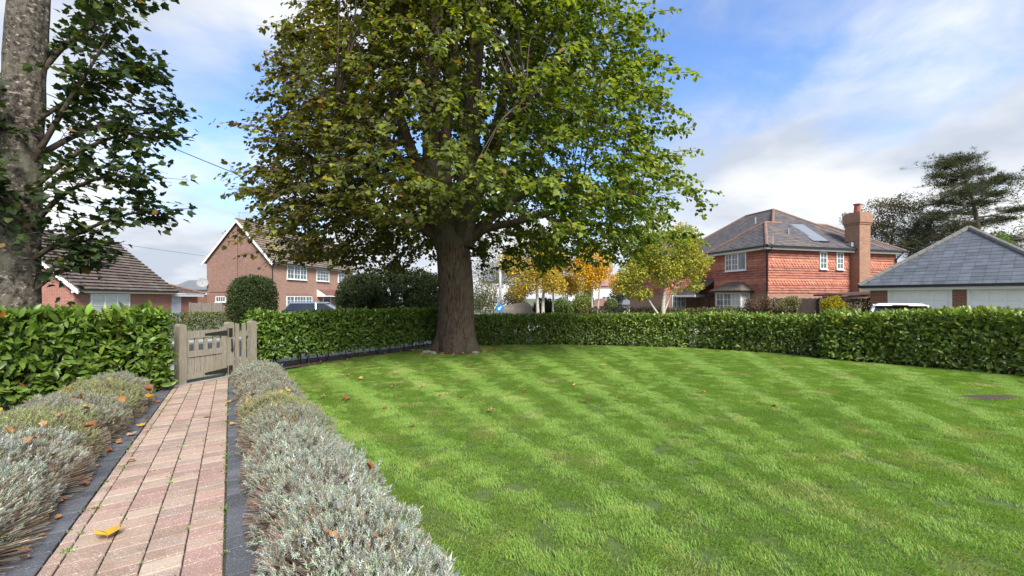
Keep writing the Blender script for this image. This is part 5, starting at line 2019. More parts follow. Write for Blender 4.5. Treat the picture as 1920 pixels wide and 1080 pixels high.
# ---- generic trees and shrubs farther off
def blob_crown(lobes, n, leaf, base, spread=0.22, alt=None, altp=0.0, shell=0.45, kind='small', up=0.4, hole=-0.25, ns=1.1):
    """leaf positions through a set of ellipsoid lobes [(cx,cy,cz,rx,ry,rz)]"""
    L = np.array(lobes, float)
    vol = (L[:, 3] * L[:, 4] * L[:, 5]) ** 0.75
    k = RNG.choice(len(L), n, p=vol / vol.sum())
    d = unit(RNG.normal(0, 1, (n, 3)))
    rr = RNG.random(n) ** shell
    P = L[k, :3] + d * L[k, 3:] * rr[:, None]
    nz = vnoise(P, ns, 2.2)
    keep_ = (nz > hole) | (RNG.random(n) < 0.15)
    P, d = P[keep_], d[keep_]
    m_ = len(P)
    ax = d * 0.6 + jit(m_, 0.6) + np.array((0, 0, -0.15))
    nr = d * 0.5 + jit(m_, 0.5) + np.array((0, 0, up))
    return P, basis(ax, nr), leaf * RNG.uniform(0.6, 1.3, m_), colours(m_, base, spread, alt, altp)


def small_tree(name, base_p, trunks, lobes, n, leaf, base, label, cat='tree', group=None, alt=None, altp=0.0, bark='bark_far', material='leaf_far', **kw):
    root = thing(name, tuple(base_p), label, cat, group)
    for tp, r0, r1 in trunks:
        P = curve_pts(tp, 14)
        V, F = tube(P, np.linspace(r0, r1, 14), 9, lambda i, a, q: 1 + 0.06 * mnoise.noise(Vector((a, q.z * 2, q.x))))
        np_obj('trunk' if r0 > 0.05 else 'limb', V, F, bark, root, smooth=True)
    P, B, S, C = blob_crown(lobes, n, leaf, base, alt=alt, altp=altp, **kw)
    V, F, col = scatter(leaf_template(kw.get('kind', 'small')), P, B, S, C)
    np_obj('crown', V, F, material, root, col, kind='stuff')
    br = []
    tops = np.array([tuple(p) for tp, _, _ in trunks for p in curve_pts(tp, 14)[5:]])
    for L in lobes:
        for _ in range(5):
            e = Vector((L[0] + random.gauss(0, L[3] * 0.5), L[1] + random.gauss(0, L[4] * 0.5), L[2] + random.gauss(0, L[5] * 0.5)))
            a = Vector(tops[np.argmin(np.linalg.norm(tops - np.array(e), axis=1) + 0.5 * np.maximum(0, tops[:, 2] - e.z))])
            br.append(tube([a, a.lerp(e, 0.5) + Vector((0, 0, 0.08)), e], [0.035, 0.022, 0.008], 4))
    V, F = join(br)
    np_obj('branch', V, F, bark, root, kind='stuff')
    return root


def lobe(u, v, Y, ru, rv, ry=None):
    """ellipsoid at a photo pixel and distance, half sizes in photo pixels"""
    p = pt(u, v, Y)
    s = Y / F_PX
    return (p.x, p.y, p.z, ru * s, (ry if ry else ru) * s, rv * s)


def foot(u, Y):
    return Vector(((u - CX) / F_PX * Y, Y, GB))


GOLD = [(0.66, 0.44, 0.05), (0.70, 0.50, 0.07), (0.58, 0.35, 0.04)]
OLIVE = (0.40, 0.34, 0.085)
f_ = foot(1009, 27.0)
small_tree('birch_tree', f_, [([f_, f_ + Vector((-0.05, 0, 1.5)), f_ + Vector((-0.1, 0, 3.8))], 0.15, 0.05), ([f_ + Vector((0.35, 0.2, 0)), f_ + Vector((0.33, 0.2, 1.5)), f_ + Vector((0.5, 0.2, 3.6))], 0.15, 0.05)],
           [lobe(985, 520, 27, 34, 34), lobe(1020, 505, 27, 36, 45), lobe(960, 490, 27, 28, 30), lobe(1010, 460, 27, 36, 34), lobe(975, 545, 27, 22, 14), lobe(1040, 535, 27, 24, 20)], 15000, 0.135, OLIVE,
           'birch with two pale trunks and olive gold leaves beyond the hedge', 'tree', 'autumn birches across the street', GOLD, 0.35, 'bark_birch', hole=-0.3)
f_ = foot(1037, 31.0)
small_tree('birch_tree', f_, [([f_, f_ + Vector((0.0, 0, 1.5)), f_ + Vector((0.1, 0, 3.6))], 0.10, 0.04)],
           [lobe(1045, 520, 31, 30, 30), lobe(1065, 535, 31, 22, 22), lobe(1040, 490, 31, 28, 30)], 10000, 0.135, (0.46, 0.35, 0.07),
           'slim birch with one pale stem and mixed gold leaves beyond the hedge', 'tree', 'autumn birches across the street', GOLD, 0.45, 'bark_birch')
f_ = foot(1113, 29.0)
small_tree('birch_tree', f_, [([f_, f_ + Vector((-0.1, 0, 1.2)), f_ + Vector((-0.15, 0, 3.4))], 0.09, 0.04), ([f_ + Vector((0.15, 0, 0)), f_ + Vector((0.32, 0, 1.3)), f_ + Vector((0.5, 0, 3.4))], 0.09, 0.04)],
           [lobe(1110, 520, 29, 26, 26), lobe(1090, 505, 29, 26, 26), lobe(1125, 495, 29, 26, 30), lobe(1105, 480, 29, 28, 30), lobe(1160, 530, 29, 20, 20)], 12000, 0.135, (0.64, 0.40, 0.045),
           'birch with forked stem and the brightest orange gold leaves', 'tree', 'autumn birches across the street', GOLD, 0.5, 'bark_birch')
f_ = foot(1243, 22.5)
small_tree('street_tree', f_, [([f_, f_ + Vector((0.0, 0, 1.2)), f_ + Vector((0.12, 0, 2.6)), f_ + Vector((0.3, 0, 4.4))], 0.14, 0.04), ([f_ + Vector((0, 0, 0.5)), f_ + Vector((-0.5, 0, 1.2)), f_ + Vector((-0.9, 0.1, 1.9)), f_ + Vector((-1.6, 0.1, 3.0))], 0.07, 0.03),
                               ([f_ + Vector((0, 0, 0.8)), f_ + Vector((0.3, 0, 1.6)), f_ + Vector((0.8, 0.1, 2.8))], 0.06, 0.03)],
           [lobe(1245, 500, 22.5, 45, 38), lobe(1290, 500, 22.5, 36, 36), lobe(1275, 455, 22.5, 40, 36), lobe(1225, 465, 22.5, 34, 30), lobe(1190, 510, 22.5, 30, 28), lobe(1200, 550, 22.5, 24, 14), lobe(1300, 535, 22.5, 22, 16), lobe(1170, 530, 22.5, 20, 22), lobe(1270, 540, 22.5, 16, 12), lobe(1318, 490, 22.5, 18, 12)],
           21000, 0.125, (0.38, 0.385, 0.075), 'yellow green young tree with slanting limb in front of the tile hung house', 'tree', None, [(0.46, 0.40, 0.05), (0.20, 0.24, 0.05)], 0.4, 'bark_birch', hole=-0.22)
f_ = foot(1170, 48)
small_tree('round_tree', f_, [([f_, f_ + Vector((0, 0, 1.2)), f_ + Vector((0, 0, 2.4))], 0.2, 0.1)], [lobe(1165, 556, 48, 24, 22), lobe(1195, 560, 48, 22, 17), lobe(1215, 562, 48, 16, 14)], 4500, 0.22, (0.055, 0.075, 0.03),
           'dark green rounded tree behind the orange birch')
f_ = foot(1077, 40)
small_tree('pollarded_tree', f_, [([f_, f_ + Vector((0, 0, 1.0)), f_ + Vector((0, 0, 1.7))], 0.28, 0.22), ([f_ + Vector((0, 0, 1.5)), f_ + Vector((0.3, 0, 2.0)), f_ + Vector((0.5, 0, 2.8))], 0.12, 0.05), ([f_ + Vector((0, 0, 1.5)), f_ + Vector((-0.3, 0, 2.0)), f_ + Vector((-0.6, 0, 2.8))], 0.12, 0.05)],
           [lobe(1080, 535, 40, 22, 18)], 1600, 0.16, (0.33, 0.26, 0.06), 'stubby dark forked tree behind the small white sign', alt=GOLD, altp=0.3)
# shrubs along the far side of the street
for i, (u, v, Y, ru, rv, base, lab) in enumerate([
        (905, 555, 42, 30, 30, (0.13, 0.14, 0.065), 'grey green shrub between the trunk and the street lamp'),
        (965, 552, 44, 22, 26, (0.17, 0.14, 0.07), 'brownish shrub behind the grey board fence'),
        (1020, 573, 33, 18, 14, (0.045, 0.08, 0.03), 'dark green shrub at the foot of the pale birch'),
        (1055, 574, 36, 18, 16, (0.12, 0.17, 0.05), 'mid green shrub beside the small white sign'),
        (1092, 570, 37, 20, 22, (0.19, 0.22, 0.06), 'pale green shrub below the orange birch'),
        (1100, 556, 47, 12, 24, (0.10, 0.14, 0.05), 'narrow green shrub beside the distant white house'),
        (1145, 572, 44, 12, 12, (0.16, 0.19, 0.09), 'small pale shrub below the rounded tree'),
        (925, 500, 48, 40, 45, (0.16, 0.15, 0.085), 'tall loose grey brown tree behind the street lamp')]):
    f_ = foot(u, Y)
    small_tree('shrub', f_, [([f_, f_ + Vector((0, 0, 0.5)), f_ + Vector((0, 0, 1.0))], 0.06, 0.03)], [lobe(u, v, Y, ru, rv), lobe(u - ru * 0.5, v + rv * 0.4, Y, ru * 0.6, rv * 0.6), lobe(u + ru * 0.5, v + rv * 0.4, Y, ru * 0.6, rv * 0.6)],
               3000, 0.13 + Y * 0.0012, base, lab, 'shrub')
f_ = foot(1562, 20.5)
small_tree('yellow_shrub', f_, [([f_, f_ + Vector((0, 0, 0.5)), f_ + Vector((0, 0, 1.0))], 0.05, 0.02)], [lobe(1556, 571, 20.5, 15, 13), lobe(1574, 575, 20.5, 14, 10), lobe(1565, 564, 20.5, 10, 10)],
           3200, 0.085, (0.40, 0.34, 0.03), 'bright yellow flowering shrub against the dark fence', 'shrub', None, [(0.10, 0.16, 0.04), (0.55, 0.40, 0.02)], 0.5)
f_ = foot(1425, 23.0)
small_tree('purple_shrub', f_, [([f_, f_ + Vector((0, 0, 0.5)), f_ + Vector((0, 0, 1.0))], 0.05, 0.02)], [lobe(1408, 572, 23.0, 18, 12), lobe(1435, 568, 23.0, 16, 14)],
           2600, 0.08, (0.13, 0.075, 0.07), 'dusky purple brown shrub below the bay window', 'shrub', None, [(0.2, 0.14, 0.09)], 0.4, hole=-0.1)
f_ = foot(1472, 21.8)
small_tree('feathery_shrub', f_, [([f_, f_ + Vector((0, 0, 0.5)), f_ + Vector((0, 0, 1.0))], 0.05, 0.02)], [lobe(1462, 570, 21.8, 16, 12), lobe(1485, 568, 21.8, 14, 13)],
           2600, 0.09, (0.20, 0.20, 0.09), 'pale feathery shrub at the end of the dark fence', 'shrub', None, [(0.3, 0.26, 0.14)], 0.4, hole=-0.1)
f_ = foot(1608, 19.6)
small_tree('bare_shrub', f_, [([f_, f_ + Vector((0, 0, 0.5)), f_ + Vector((0, 0, 1.0))], 0.04, 0.02)], [lobe(1598, 575, 19.6, 14, 10), lobe(1616, 570, 19.6, 12, 12)],
           900, 0.07, (0.16, 0.15, 0.08), 'thin sparse shrub by the garage corner', 'shrub', None, [(0.28, 0.22, 0.12)], 0.4, hole=0.0)
# clipped bush, and evergreen thicket left of the trunk
f_ = foot(474, 21.0)
small_tree('clipped_bush', f_, [([f_, f_ + Vector((0, 0, 0.5)), f_ + Vector((0, 0, 1.2))], 0.07, 0.04)], [lobe(474, 557, 21, 42, 42), lobe(474, 578, 21, 42, 34), lobe(462, 540, 21, 26, 22), lobe(488, 540, 21, 27, 22)],
           20000, 0.085, (0.055, 0.082, 0.03), 'dark evergreen bush clipped into a tall dome beside the gate', 'bush', shell=0.22, hole=-0.6, alt=[(0.09, 0.12, 0.05)], altp=0.12)
for u, v, Y, ru, rv, lab in ((672, 555, 23, 42, 45, 'dark glossy evergreen bush nearest the brick house'), (735, 545, 24, 52, 55, 'tall dark evergreen bush between the brick house and big trunk'), (795, 552, 23.5, 42, 48, 'dark evergreen bush right behind the big trunk')):
    f_ = foot(u, Y)
    lb = [lobe(u, v + 4, Y, ru * 0.95, rv * 1.0)] + [lobe(u + random.gauss(0, ru * 0.45), v + random.uniform(-0.75, 0.5) * rv, Y + random.gauss(-0.4, 0.5), ru * 0.36, rv * 0.34) for _ in range(11)]
    small_tree('evergreen_bush', f_, [([f_, f_ + Vector((0, 0, 0.6)), f_ + Vector((0, 0, 1.6))], 0.1, 0.05)], lb, 17000, 0.12, (0.085, 0.115, 0.05), lab, 'bush', 'evergreen bushes behind the hedge', [(0.17, 0.20, 0.10), (0.04, 0.055, 0.025)], 0.25, shell=0.25, hole=-0.35, ns=1.6)

# tall trees behind the garage
f_ = foot(1672, 46)
P3 = [f_, f_ + Vector((0, 0, 3)), f_ + Vector((-0.3, 0, 6)), f_ + Vector((0.2, 0, 9.5))]
small_tree('bare_topped_tree', f_, [(P3, 0.35, 0.08), ([f_ + Vector((0, 0, 3.5)), f_ + Vector((-1.6, 0, 6)), f_ + Vector((-2.4, 0, 8.5))], 0.18, 0.04), ([f_ + Vector((0, 0, 3.5)), f_ + Vector((1.5, 0, 5.5)), f_ + Vector((2.6, 0, 8.5))], 0.2, 0.04)],
           [lobe(1650, 400, 46, 34, 30), lobe(1690, 385, 46, 36, 24), lobe(1715, 410, 46, 30, 34), lobe(1660, 440, 46, 30, 26), lobe(1640, 425, 46, 22, 20), lobe(1700, 445, 46, 36, 24), lobe(1588, 412, 50, 12, 14), lobe(1600, 425, 50, 14, 14)],
           16000, 0.17, (0.13, 0.115, 0.065), 'half bare autumn tree with open crown behind the tall chimney', 'tree', None, [(0.20, 0.15, 0.08)], 0.3, hole=-0.12, ns=0.8)
PX = 1830
f_ = foot(PX, 42)
pine = thing('pine_tree', tuple(f_), 'tall dark pine with layered wind-swept boughs behind the garage roof', 'tree')
P = curve_pts([f_, f_ + Vector((0.1, 0, 4)), f_ + Vector((0.2, 0, 8)), f_ + Vector((-0.2, 0, 11)), f_ + Vector((-1.3, 0, 14.3))], 30)
V, F = tube(P, np.linspace(0.42, 0.06, 30), 12)
np_obj('trunk', V, F, 'bark_far', pine, smooth=True)
lp, ld, ls, lc, br = [], [], [], [], []
boughs = [(1790, 305, 44, 11), (1772, 312, 24, 8), (1800, 330, 34, 9), (1830, 322, 26, 9), (1760, 330, 16, 6), (1850, 345, 40, 10), (1880, 335, 22, 8), (1800, 365, 50, 10), (1765, 380, 34, 9), (1840, 380, 46, 10), (1785, 400, 58, 11),
          (1750, 410, 34, 10), (1830, 420, 44, 10), (1770, 440, 56, 12), (1735, 450, 34, 12), (1900, 395, 30, 6), (1880, 412, 24, 5), (1760, 470, 50, 12), (1840, 450, 36, 10), (1865, 365, 20, 6), (1720, 432, 36, 13), (1705, 458, 36, 13), (1790, 425, 46, 13), (1740, 472, 44, 13), (1812, 470, 44, 12), (1820, 356, 38, 9), (1776, 345, 32, 8), (1800, 300, 30, 9), (1895, 450, 26, 9), (1905, 470, 24, 10)]
for u, v, ru, rv in boughs:
    Y = 42 + random.gauss(0, 1.2)
    c0 = pt(u, v, Y)
    s = Y / F_PX
    a = min(P, key=lambda q: (q - c0).length + 1.2 * max(0, q.z - c0.z))
    br.append(tube([a, a.lerp(c0, 0.5) + Vector((0, 0, -0.1)), c0], [0.11, 0.07, 0.03], 5))
    nt = int(34 + ru * 1.9)
    for _ in range(nt):
        tc_ = c0 + Vector((random.gauss(0, ru * s * 0.52), random.gauss(0, ru * s * 0.4), random.gauss(0, rv * s * 0.5)))
        br.append(tube([c0.lerp(tc_, 0.2), tc_], [0.02, 0.008], 3))
        for _ in range(15):
            d_ = Vector((random.gauss(0, 0.8), random.gauss(0, 0.8), random.gauss(0.35, 0.5)))
            lp.append(tc_ + d_ * 0.09)
            ld.append(d_)
            ls.append(random.uniform(0.22, 0.42))
            lc.append(np.array((0.062, 0.080, 0.048)) * math.exp(random.gauss(0, 0.3)) if random.random() < 0.9 else np.array((0.14, 0.115, 0.06)))
lp, ld = np.array(lp), np.array(ld)
V, F, col = scatter(leaf_template('needle'), lp, basis(ld, jit(len(lp))), np.array(ls), np.array(lc))
np_obj('crown', V, F, 'leaf_far', pine, col, kind='stuff')
V, F = join(br)
np_obj('branch', V, F, 'bark_far', pine, kind='stuff')
f_ = foot(2000, 40)
small_tree('wispy_tree', f_, [([f_, f_ + Vector((0, 0, 4)), f_ + Vector((-0.4, 0, 8)), f_ + Vector((-0.5, 0, 12))], 0.3, 0.06), ([f_ + Vector((0, 0, 5)), f_ + Vector((-1.8, 0, 6.2)), f_ + Vector((-3.2, 0, 7.4))], 0.12, 0.04)],
           [lobe(1915, 350, 40, 26, 22), lobe(1940, 400, 40, 40, 30), lobe(1885, 440, 40, 34, 20), lobe(1915, 460, 40, 30, 14), lobe(1860, 450, 40, 22, 16), lobe(1950, 330, 40, 36, 26)], 3200, 0.17, (0.10, 0.11, 0.055), 'wispy thin leaved tree beside the tall pine', hole=-0.05)
f_ = foot(1868, 36)
small_tree('green_tree', f_, [([f_, f_ + Vector((0, 0, 2)), f_ + Vector((0, 0, 4))], 0.15, 0.05)], [lobe(1870, 450, 36, 18, 18), lobe(1885, 470, 36, 18, 16)], 1800, 0.15, (0.14, 0.22, 0.05), 'fresh green treetop just over the slate garage roof')

# ================================================================== lavender beside the path
def lavender(s, d, rs, rd, h, tone, label, sidestem):
    """a cushion of lavender: silvery shoots over brown stems; rs, rd are half sizes along and across the path"""
    base = sd(s, d)
    root = thing('lavender_bush', tuple(base), label, 'lavender', 'lavender bushes edging the path')
    n = int(2150 * (rs * rd * 3.14 + h * (rs + rd) * 2.2))
    th = RNG.random(n) * 2 * math.pi
    zz = RNG.random(n) ** 0.75
    rr = np.sqrt(np.maximum(0, 1 - zz ** 2.6))
    bump_ = 1 + 0.26 * np.array([mnoise.noise(Vector((math.cos(t) * 1.9 + s * 7, math.sin(t) * 1.9 + d * 5, q * 2.2))) + 0.45 * mnoise.noise(Vector((math.cos(t) * 5 + s * 9, math.sin(t) * 5, q * 5))) for t, q in zip(th, zz)])
    a, c = rs * rr * np.cos(th) * bump_, rd * rr * np.sin(th) * bump_
    pu3, pn3 = np.array((PU[0], PU[1], 0)), np.array((PN[0], PN[1], 0))
    P = np.array(base)[None] + pu3 * a[:, None] + pn3 * c[:, None]
    P[:, 2] = np.array([gz(x, y) for x, y in P[:, :2]]) + 0.05 + zz * (h - 0.05) * bump_ + RNG.normal(0, 0.012, n)
    out = pu3 * (a / rs ** 2)[:, None] * 0.25 + pn3 * (c / rd ** 2)[:, None] * 0.25 + np.array((0, 0, 1.0)) * (0.35 + zz)[:, None]
    d_ = unit(unit(out) + jit(n, 0.33))
    # one shoot = four whorls of narrow leaves round a stalk
    tv, tf = [], []
    for w in range(4):
        y0 = w * 0.24
        for k in range(3):
            aa = k * math.pi / 1.5 + w * 0.8
            ca_, sa_ = math.cos(aa), math.sin(aa)
            o = len(tv)
            ln_ = 0.50 * (1 - 0.08 * w)
            tv += [(ca_ * 0.02 - sa_ * 0.055, y0, sa_ * 0.02 + ca_ * 0.055), (ca_ * 0.02 + sa_ * 0.055, y0, sa_ * 0.02 - ca_ * 0.055), (ca_ * ln_ * 0.62, y0 + ln_ * 0.78, sa_ * ln_ * 0.62)]
            tf.append((o, o + 1, o + 2))
    B = basis(d_, jit(n))
    S = RNG.uniform(0.028, 0.055, n) * np.where(RNG.random(n) < 0.03, 1.9, 1.0)
    pal = {'silver': (0.42, 0.46, 0.39), 'green': (0.36, 0.39, 0.18), 'grey': (0.36, 0.37, 0.29)}
    C = colours(n, pal[tone], 0.20, [(0.36, 0.32, 0.20), (0.26, 0.20, 0.15)], 0.20)
    C *= (0.60 + 0.45 * zz)[:, None] if False else 1.0
    low = RNG.random(n) < np.where(zz < 0.42, 0.62, 0.08)
    P, B, S, C = P[~low], B[~low], S[~low], C[~low]
    V, F, col = scatter((np.array(tv), np.array(tf)), P, B, S, C)
    np_obj('foliage', V, F, 'leaf_silver', root, col, kind='stuff')
    # woody stems fanning out from the crown, more of them on the side that leans over the path
    m_ = int(1500 * (rs + rd))
    th = RNG.random(m_) * 2 * math.pi
    zz = RNG.random(m_) ** 1.25
    rr = np.sqrt(np.maximum(0, 1 - zz ** 2.6))
    e = np.array(base)[None] + pu3 * (rs * 1.04 * rr * np.cos(th))[:, None] + pn3 * (rd * 1.05 * rr * np.sin(th) + sidestem * 0.05)[:, None]
    e[:, 2] = base.z + 0.04 + zz * (h - 0.04)
    st = np.array(base)[None] + (e - np.array(base)) * RNG.uniform(0.25, 0.6, m_)[:, None]
    st[:, 2] = base.z + 0.03 + (e[:, 2] - base.z) * 0.25
    dv = e - st
    Ls = np.linalg.norm(dv, axis=1)
    B = basis(dv, jit(m_))
    tv = np.array([(-0.5, 0, 0), (0.5, 0, 0), (0.35, 1, 0), (-0.35, 1, 0)])
    V = st[:, None, :] + B[:, :, 0][:, None, :] * (tv[None, :, 0:1] * 0.005) + B[:, :, 1][:, None, :] * (tv[None, :, 1:2] * Ls[:, None, None])
    F = np.arange(m_ * 4).reshape(-1, 4)
    C = colours(m_, (0.25, 0.195, 0.15), 0.3)
    np_obj('stem', V.reshape(-1, 3), F, 'leaf_silver', root, np.repeat(C, 4, 0), kind='stuff')
    return root


lav_right = [(1.3, 0.48, 'silver'), (2.2, 0.50, 'silver'), (3.05, 0.50, 'silver'), (3.9, 0.49, 'silver'), (4.75, 0.48, 'grey'), (5.6, 0.48, 'green'), (6.45, 0.48, 'grey'), (7.3, 0.48, 'grey'), (8.1, 0.47, 'grey'), (8.9, 0.45, 'silver'), (9.55, 0.42, 'grey')]
names = {'silver': 'silvery lavender bush between the path and the lawn, %s from the gate', 'green': 'yellowish green lavender bush between the path and the lawn, %s from the gate', 'grey': 'grey brown lavender bush between the path and the lawn, %s from the gate'}
ordinal = ['first', 'second', 'third', 'fourth', 'fifth', 'sixth', 'seventh', 'eighth', 'ninth', 'tenth', 'eleventh']
for k2, (s, d, tn) in enumerate(lav_right[::-1]):
    lavender(s, d, 0.74, 0.37, 0.335 + random.uniform(-0.02, 0.02), tn, names[tn] % ordinal[k2], -1)
names2 = {'silver': 'silvery lavender bush with brown stems on the laurel side, %s from the gate', 'green': 'yellow green lavender bush on the laurel side of the path, %s from the gate', 'grey': 'dull grey lavender bush on the laurel side of the path, %s from the gate'}
for k2, (s, d, tn, rs, rd, h) in enumerate([(2.5, -1.62, 'grey', 0.6, 0.5, 0.42), (3.6, -1.55, 'silver', 0.62, 0.50, 0.46), (4.55, -1.50, 'silver', 0.6, 0.46, 0.46), (5.4, -1.5, 'green', 0.55, 0.42, 0.46), (6.3, -1.44, 'grey', 0.58, 0.40, 0.46), (7.15, -1.40, 'green', 0.56, 0.38, 0.46), (7.85, -1.38, 'grey', 0.5, 0.36, 0.46)][::-1]):
    lavender(s, d, rs * 1.65, rd * 1.12, h, tn, names2[tn] % ordinal[k2], 1)

# ================================================================== the lawn's grass
def grass_patch(k, n=190, size=0.17):
    rg = np.random.default_rng(100 + k)
    P = np.stack(((rg.random(n) - 0.5) * size, (rg.random(n) - 0.5) * size, np.zeros(n)), -1)
    L = rg.uniform(0.020, 0.038, n)
    w = rg.uniform(0.0013, 0.0022, n)
    az = rg.normal(0, 0.6, n)
    lean = rg.normal(0.80, 0.22, n)
    d0 = np.stack((np.sin(az) * np.sin(lean * 0.5), np.cos(az) * np.sin(lean * 0.5), np.cos(lean * 0.5)), -1)
    d1 = np.stack((np.sin(az) * np.sin(lean * 1.5), np.cos(az) * np.sin(lean * 1.5), np.cos(lean * 1.5)), -1)
    sx = rg.normal(0, 1, (n, 3))
    sx[:, 2] = 0
    sx = unit(sx)
    m_ = P + d0 * (L * 0.5)[:, None]
    e = m_ + d1 * (L * 0.5)[:, None]
    V = np.stack((P - sx * w[:, None], P + sx * w[:, None], m_ + sx * (w * 0.8)[:, None], m_ - sx * (w * 0.8)[:, None], e), 1).reshape(-1, 3)
    o = (np.arange(n) * 5)[:, None, None]
    F = (np.array([(0, 1, 2), (0, 2, 3), (3, 2, 4)])[None] + o).reshape(-1, 3)
    c = np.exp(rg.normal(0, 0.20, (n, 1))) * np.ones((1, 3))
    dry = rg.random(n) < 0.07
    c[dry] = np.array((1.9, 1.15, 1.3))
    me = np_mesh('grass_patch', V, F, np.repeat(c, 5, 0))
    me.materials.append(M['grass_blade'])
    return bpy.data.objects.new('grass_patch', me)


pcol = bpy.data.collections.new('grass_patches')
for k in range(6):
    pcol.objects.link(grass_patch(k))


def inside(poly, x, y):
    c = False
    n = len(poly)
    for i in range(n):
        (x0, y0), (x1, y1) = poly[i], poly[(i + 1) % n]
        if (y0 > y) != (y1 > y) and x < (x1 - x0) * (y - y0) / (y1 - y0) + x0:
            c = not c
    return c


gp_, gr_, gs_, gi_ = [], [], [], []
step = 0.093
edges = [0.95]
while edges[-1] < 16:
    edges.append(edges[-1] + (0.15 if len(edges) % 2 else random.choice((0.30, 0.34, 0.40))))
edges = np.array(edges)
for i in np.arange(-4, 13.5, step):
    for j in np.arange(0.7, 16.0, step):
        p = sd(i + random.uniform(-0.16, 0.16), j + random.uniform(-0.16, 0.16))
        if p.y < 0.6 or not inside(LAWN, p.x, p.y):
            continue
        uu = CX + F_PX * p.x / p.y
        if uu < 250 or uu > 2150:
            continue
        # mower lines: passes alternate direction, so the blades lie away or towards
        th = math.atan2(p.x - 2.4, p.y + 0.4)       # the passes fan out from the corner where the mower turns
        k = int(np.searchsorted(edges, 8.0 + th * 4.3 + random.gauss(0, 0.02)))
        away = (k % 2) if random.random() < max(0.55, 0.95 - 0.04 * max(0, p.y - 2)) else random.randrange(2)
        yaw = -th + (0 if away else math.pi) + random.gauss(0, 0.3)
        tree_d = math.hypot(p.x - TX, p.y - TY)
        if tree_d < 0.85 or ((p.x - 6.85) / 0.42) ** 2 + ((p.y - 5.96) / 0.16) ** 2 < 0.7:
            continue
        gp_.append(tuple(p))
        gr_.append((0, 0, yaw))
        gs_.append(random.uniform(0.85, 1.15) * (1.0 if tree_d > 1.35 else 1.7))
        gi_.append(random.randrange(6))
me = bpy.data.meshes.new('grass')
me.from_pydata(gp_, [], [])
me.attributes.new('grot', 'FLOAT_VECTOR', 'POINT').data.foreach_set('vector', np.array(gr_, np.float32).ravel())
me.attributes.new('gscale', 'FLOAT', 'POINT').data.foreach_set('value', np.array(gs_, np.float32))
me.attributes.new('gidx', 'INT', 'POINT').data.foreach_set('value', np.array(gi_, np.int32))
grass = bpy.data.objects.new('grass', me)
COL.objects.link(grass)
tag(grass, 'short striped green grass covering the lawn', 'grass', kind='stuff')
ng = bpy.data.node_groups.new('grass_scatter', 'GeometryNodeTree')
ng.interface.new_socket('Geometry', in_out='INPUT', socket_type='NodeSocketGeometry')
ng.interface.new_socket('Geometry', in_out='OUTPUT', socket_type='NodeSocketGeometry')
gi = ng.nodes.new('NodeGroupInput')
go = ng.nodes.new('NodeGroupOutput')
ci = ng.nodes.new('GeometryNodeCollectionInfo')
ci.inputs['Collection'].default_value = pcol
ci.inputs['Separate Children'].default_value = True
ci.inputs['Reset Children'].default_value = True
ip = ng.nodes.new('GeometryNodeInstanceOnPoints')
ip.inputs['Pick Instance'].default_value = True
ng.links.new(gi.outputs[0], ip.inputs['Points'])
ng.links.new(ci.outputs[0], ip.inputs['Instance'])
for nm, typ, sock in (('grot', 'FLOAT_VECTOR', 'Rotation'), ('gscale', 'FLOAT', 'Scale'), ('gidx', 'INT', 'Instance Index')):
    na = ng.nodes.new('GeometryNodeInputNamedAttribute')
    na.data_type = typ
    na.inputs['Name'].default_value = nm
    ng.links.new([o for o in na.outputs if o.enabled and o.name == 'Attribute'][0], ip.inputs[sock])
ng.links.new(ip.outputs[0], go.inputs[0])
grass.modifiers.new('scatter', 'NODES').node_group = ng

# ================================================================== fallen leaves and small things
FALL = [(0.42, 0.19, 0.06), (0.50, 0.32, 0.10), (0.36, 0.22, 0.12), (0.50, 0.32, 0.17), (0.30, 0.11, 0.05)]
FMESH = []
for k, c in enumerate(FALL):
    tv, tf = leaf_template('maple')
    rg = np.random.default_rng(k)
    tv = tv.copy()
    tv[:, 2] += 0.18 * np.abs(tv[:, 0]) + 0.22 * (tv[:, 1] - 0.4) ** 2 + rg.normal(0, 0.05, len(tv))
    tv[:, 1] -= 0.45
    st = np.array([(-0.012, -0.45, 0.06), (0.012, -0.45, 0.06), (0.03, -0.95, 0.10)])
    V = np.concatenate((tv, st))
    F = np.concatenate((tf, [[len(tv), len(tv) + 1, len(tv) + 2]]))
    col = np.repeat(np.array([c]), len(V), 0) * np.exp(rg.normal(0, 0.12, (len(V), 1)))
    me = np_mesh('fallen_leaf', V, F, np.clip(col, 0, 0.9))
    me.materials.append(M['leaf_fallen'])
    FMESH.append(me)
YEL = np_mesh('fallen_leaf', FMESH[1].vertices and np.array([tuple(q.co) for q in FMESH[1].vertices]), np.array([tuple(p.vertices) for p in FMESH[1].polygons]), np.array((0.60, 0.38, 0.05)))
YEL.materials.append(M['leaf_fallen'])


def fallen(p, size, label, group, mesh=None, tilt=0.25):
    o = bpy.data.objects.new('fallen_leaf', mesh or random.choice(FMESH))
    o.location = p
    o.scale = (size, size, size * random.uniform(0.8, 1.5))
    o.rotation_euler = (random.gauss(0, tilt), random.gauss(0, tilt), random.uniform(0, 6.28))
    COL.objects.link(o)
    tag(o, label, 'leaf', group)
    return o


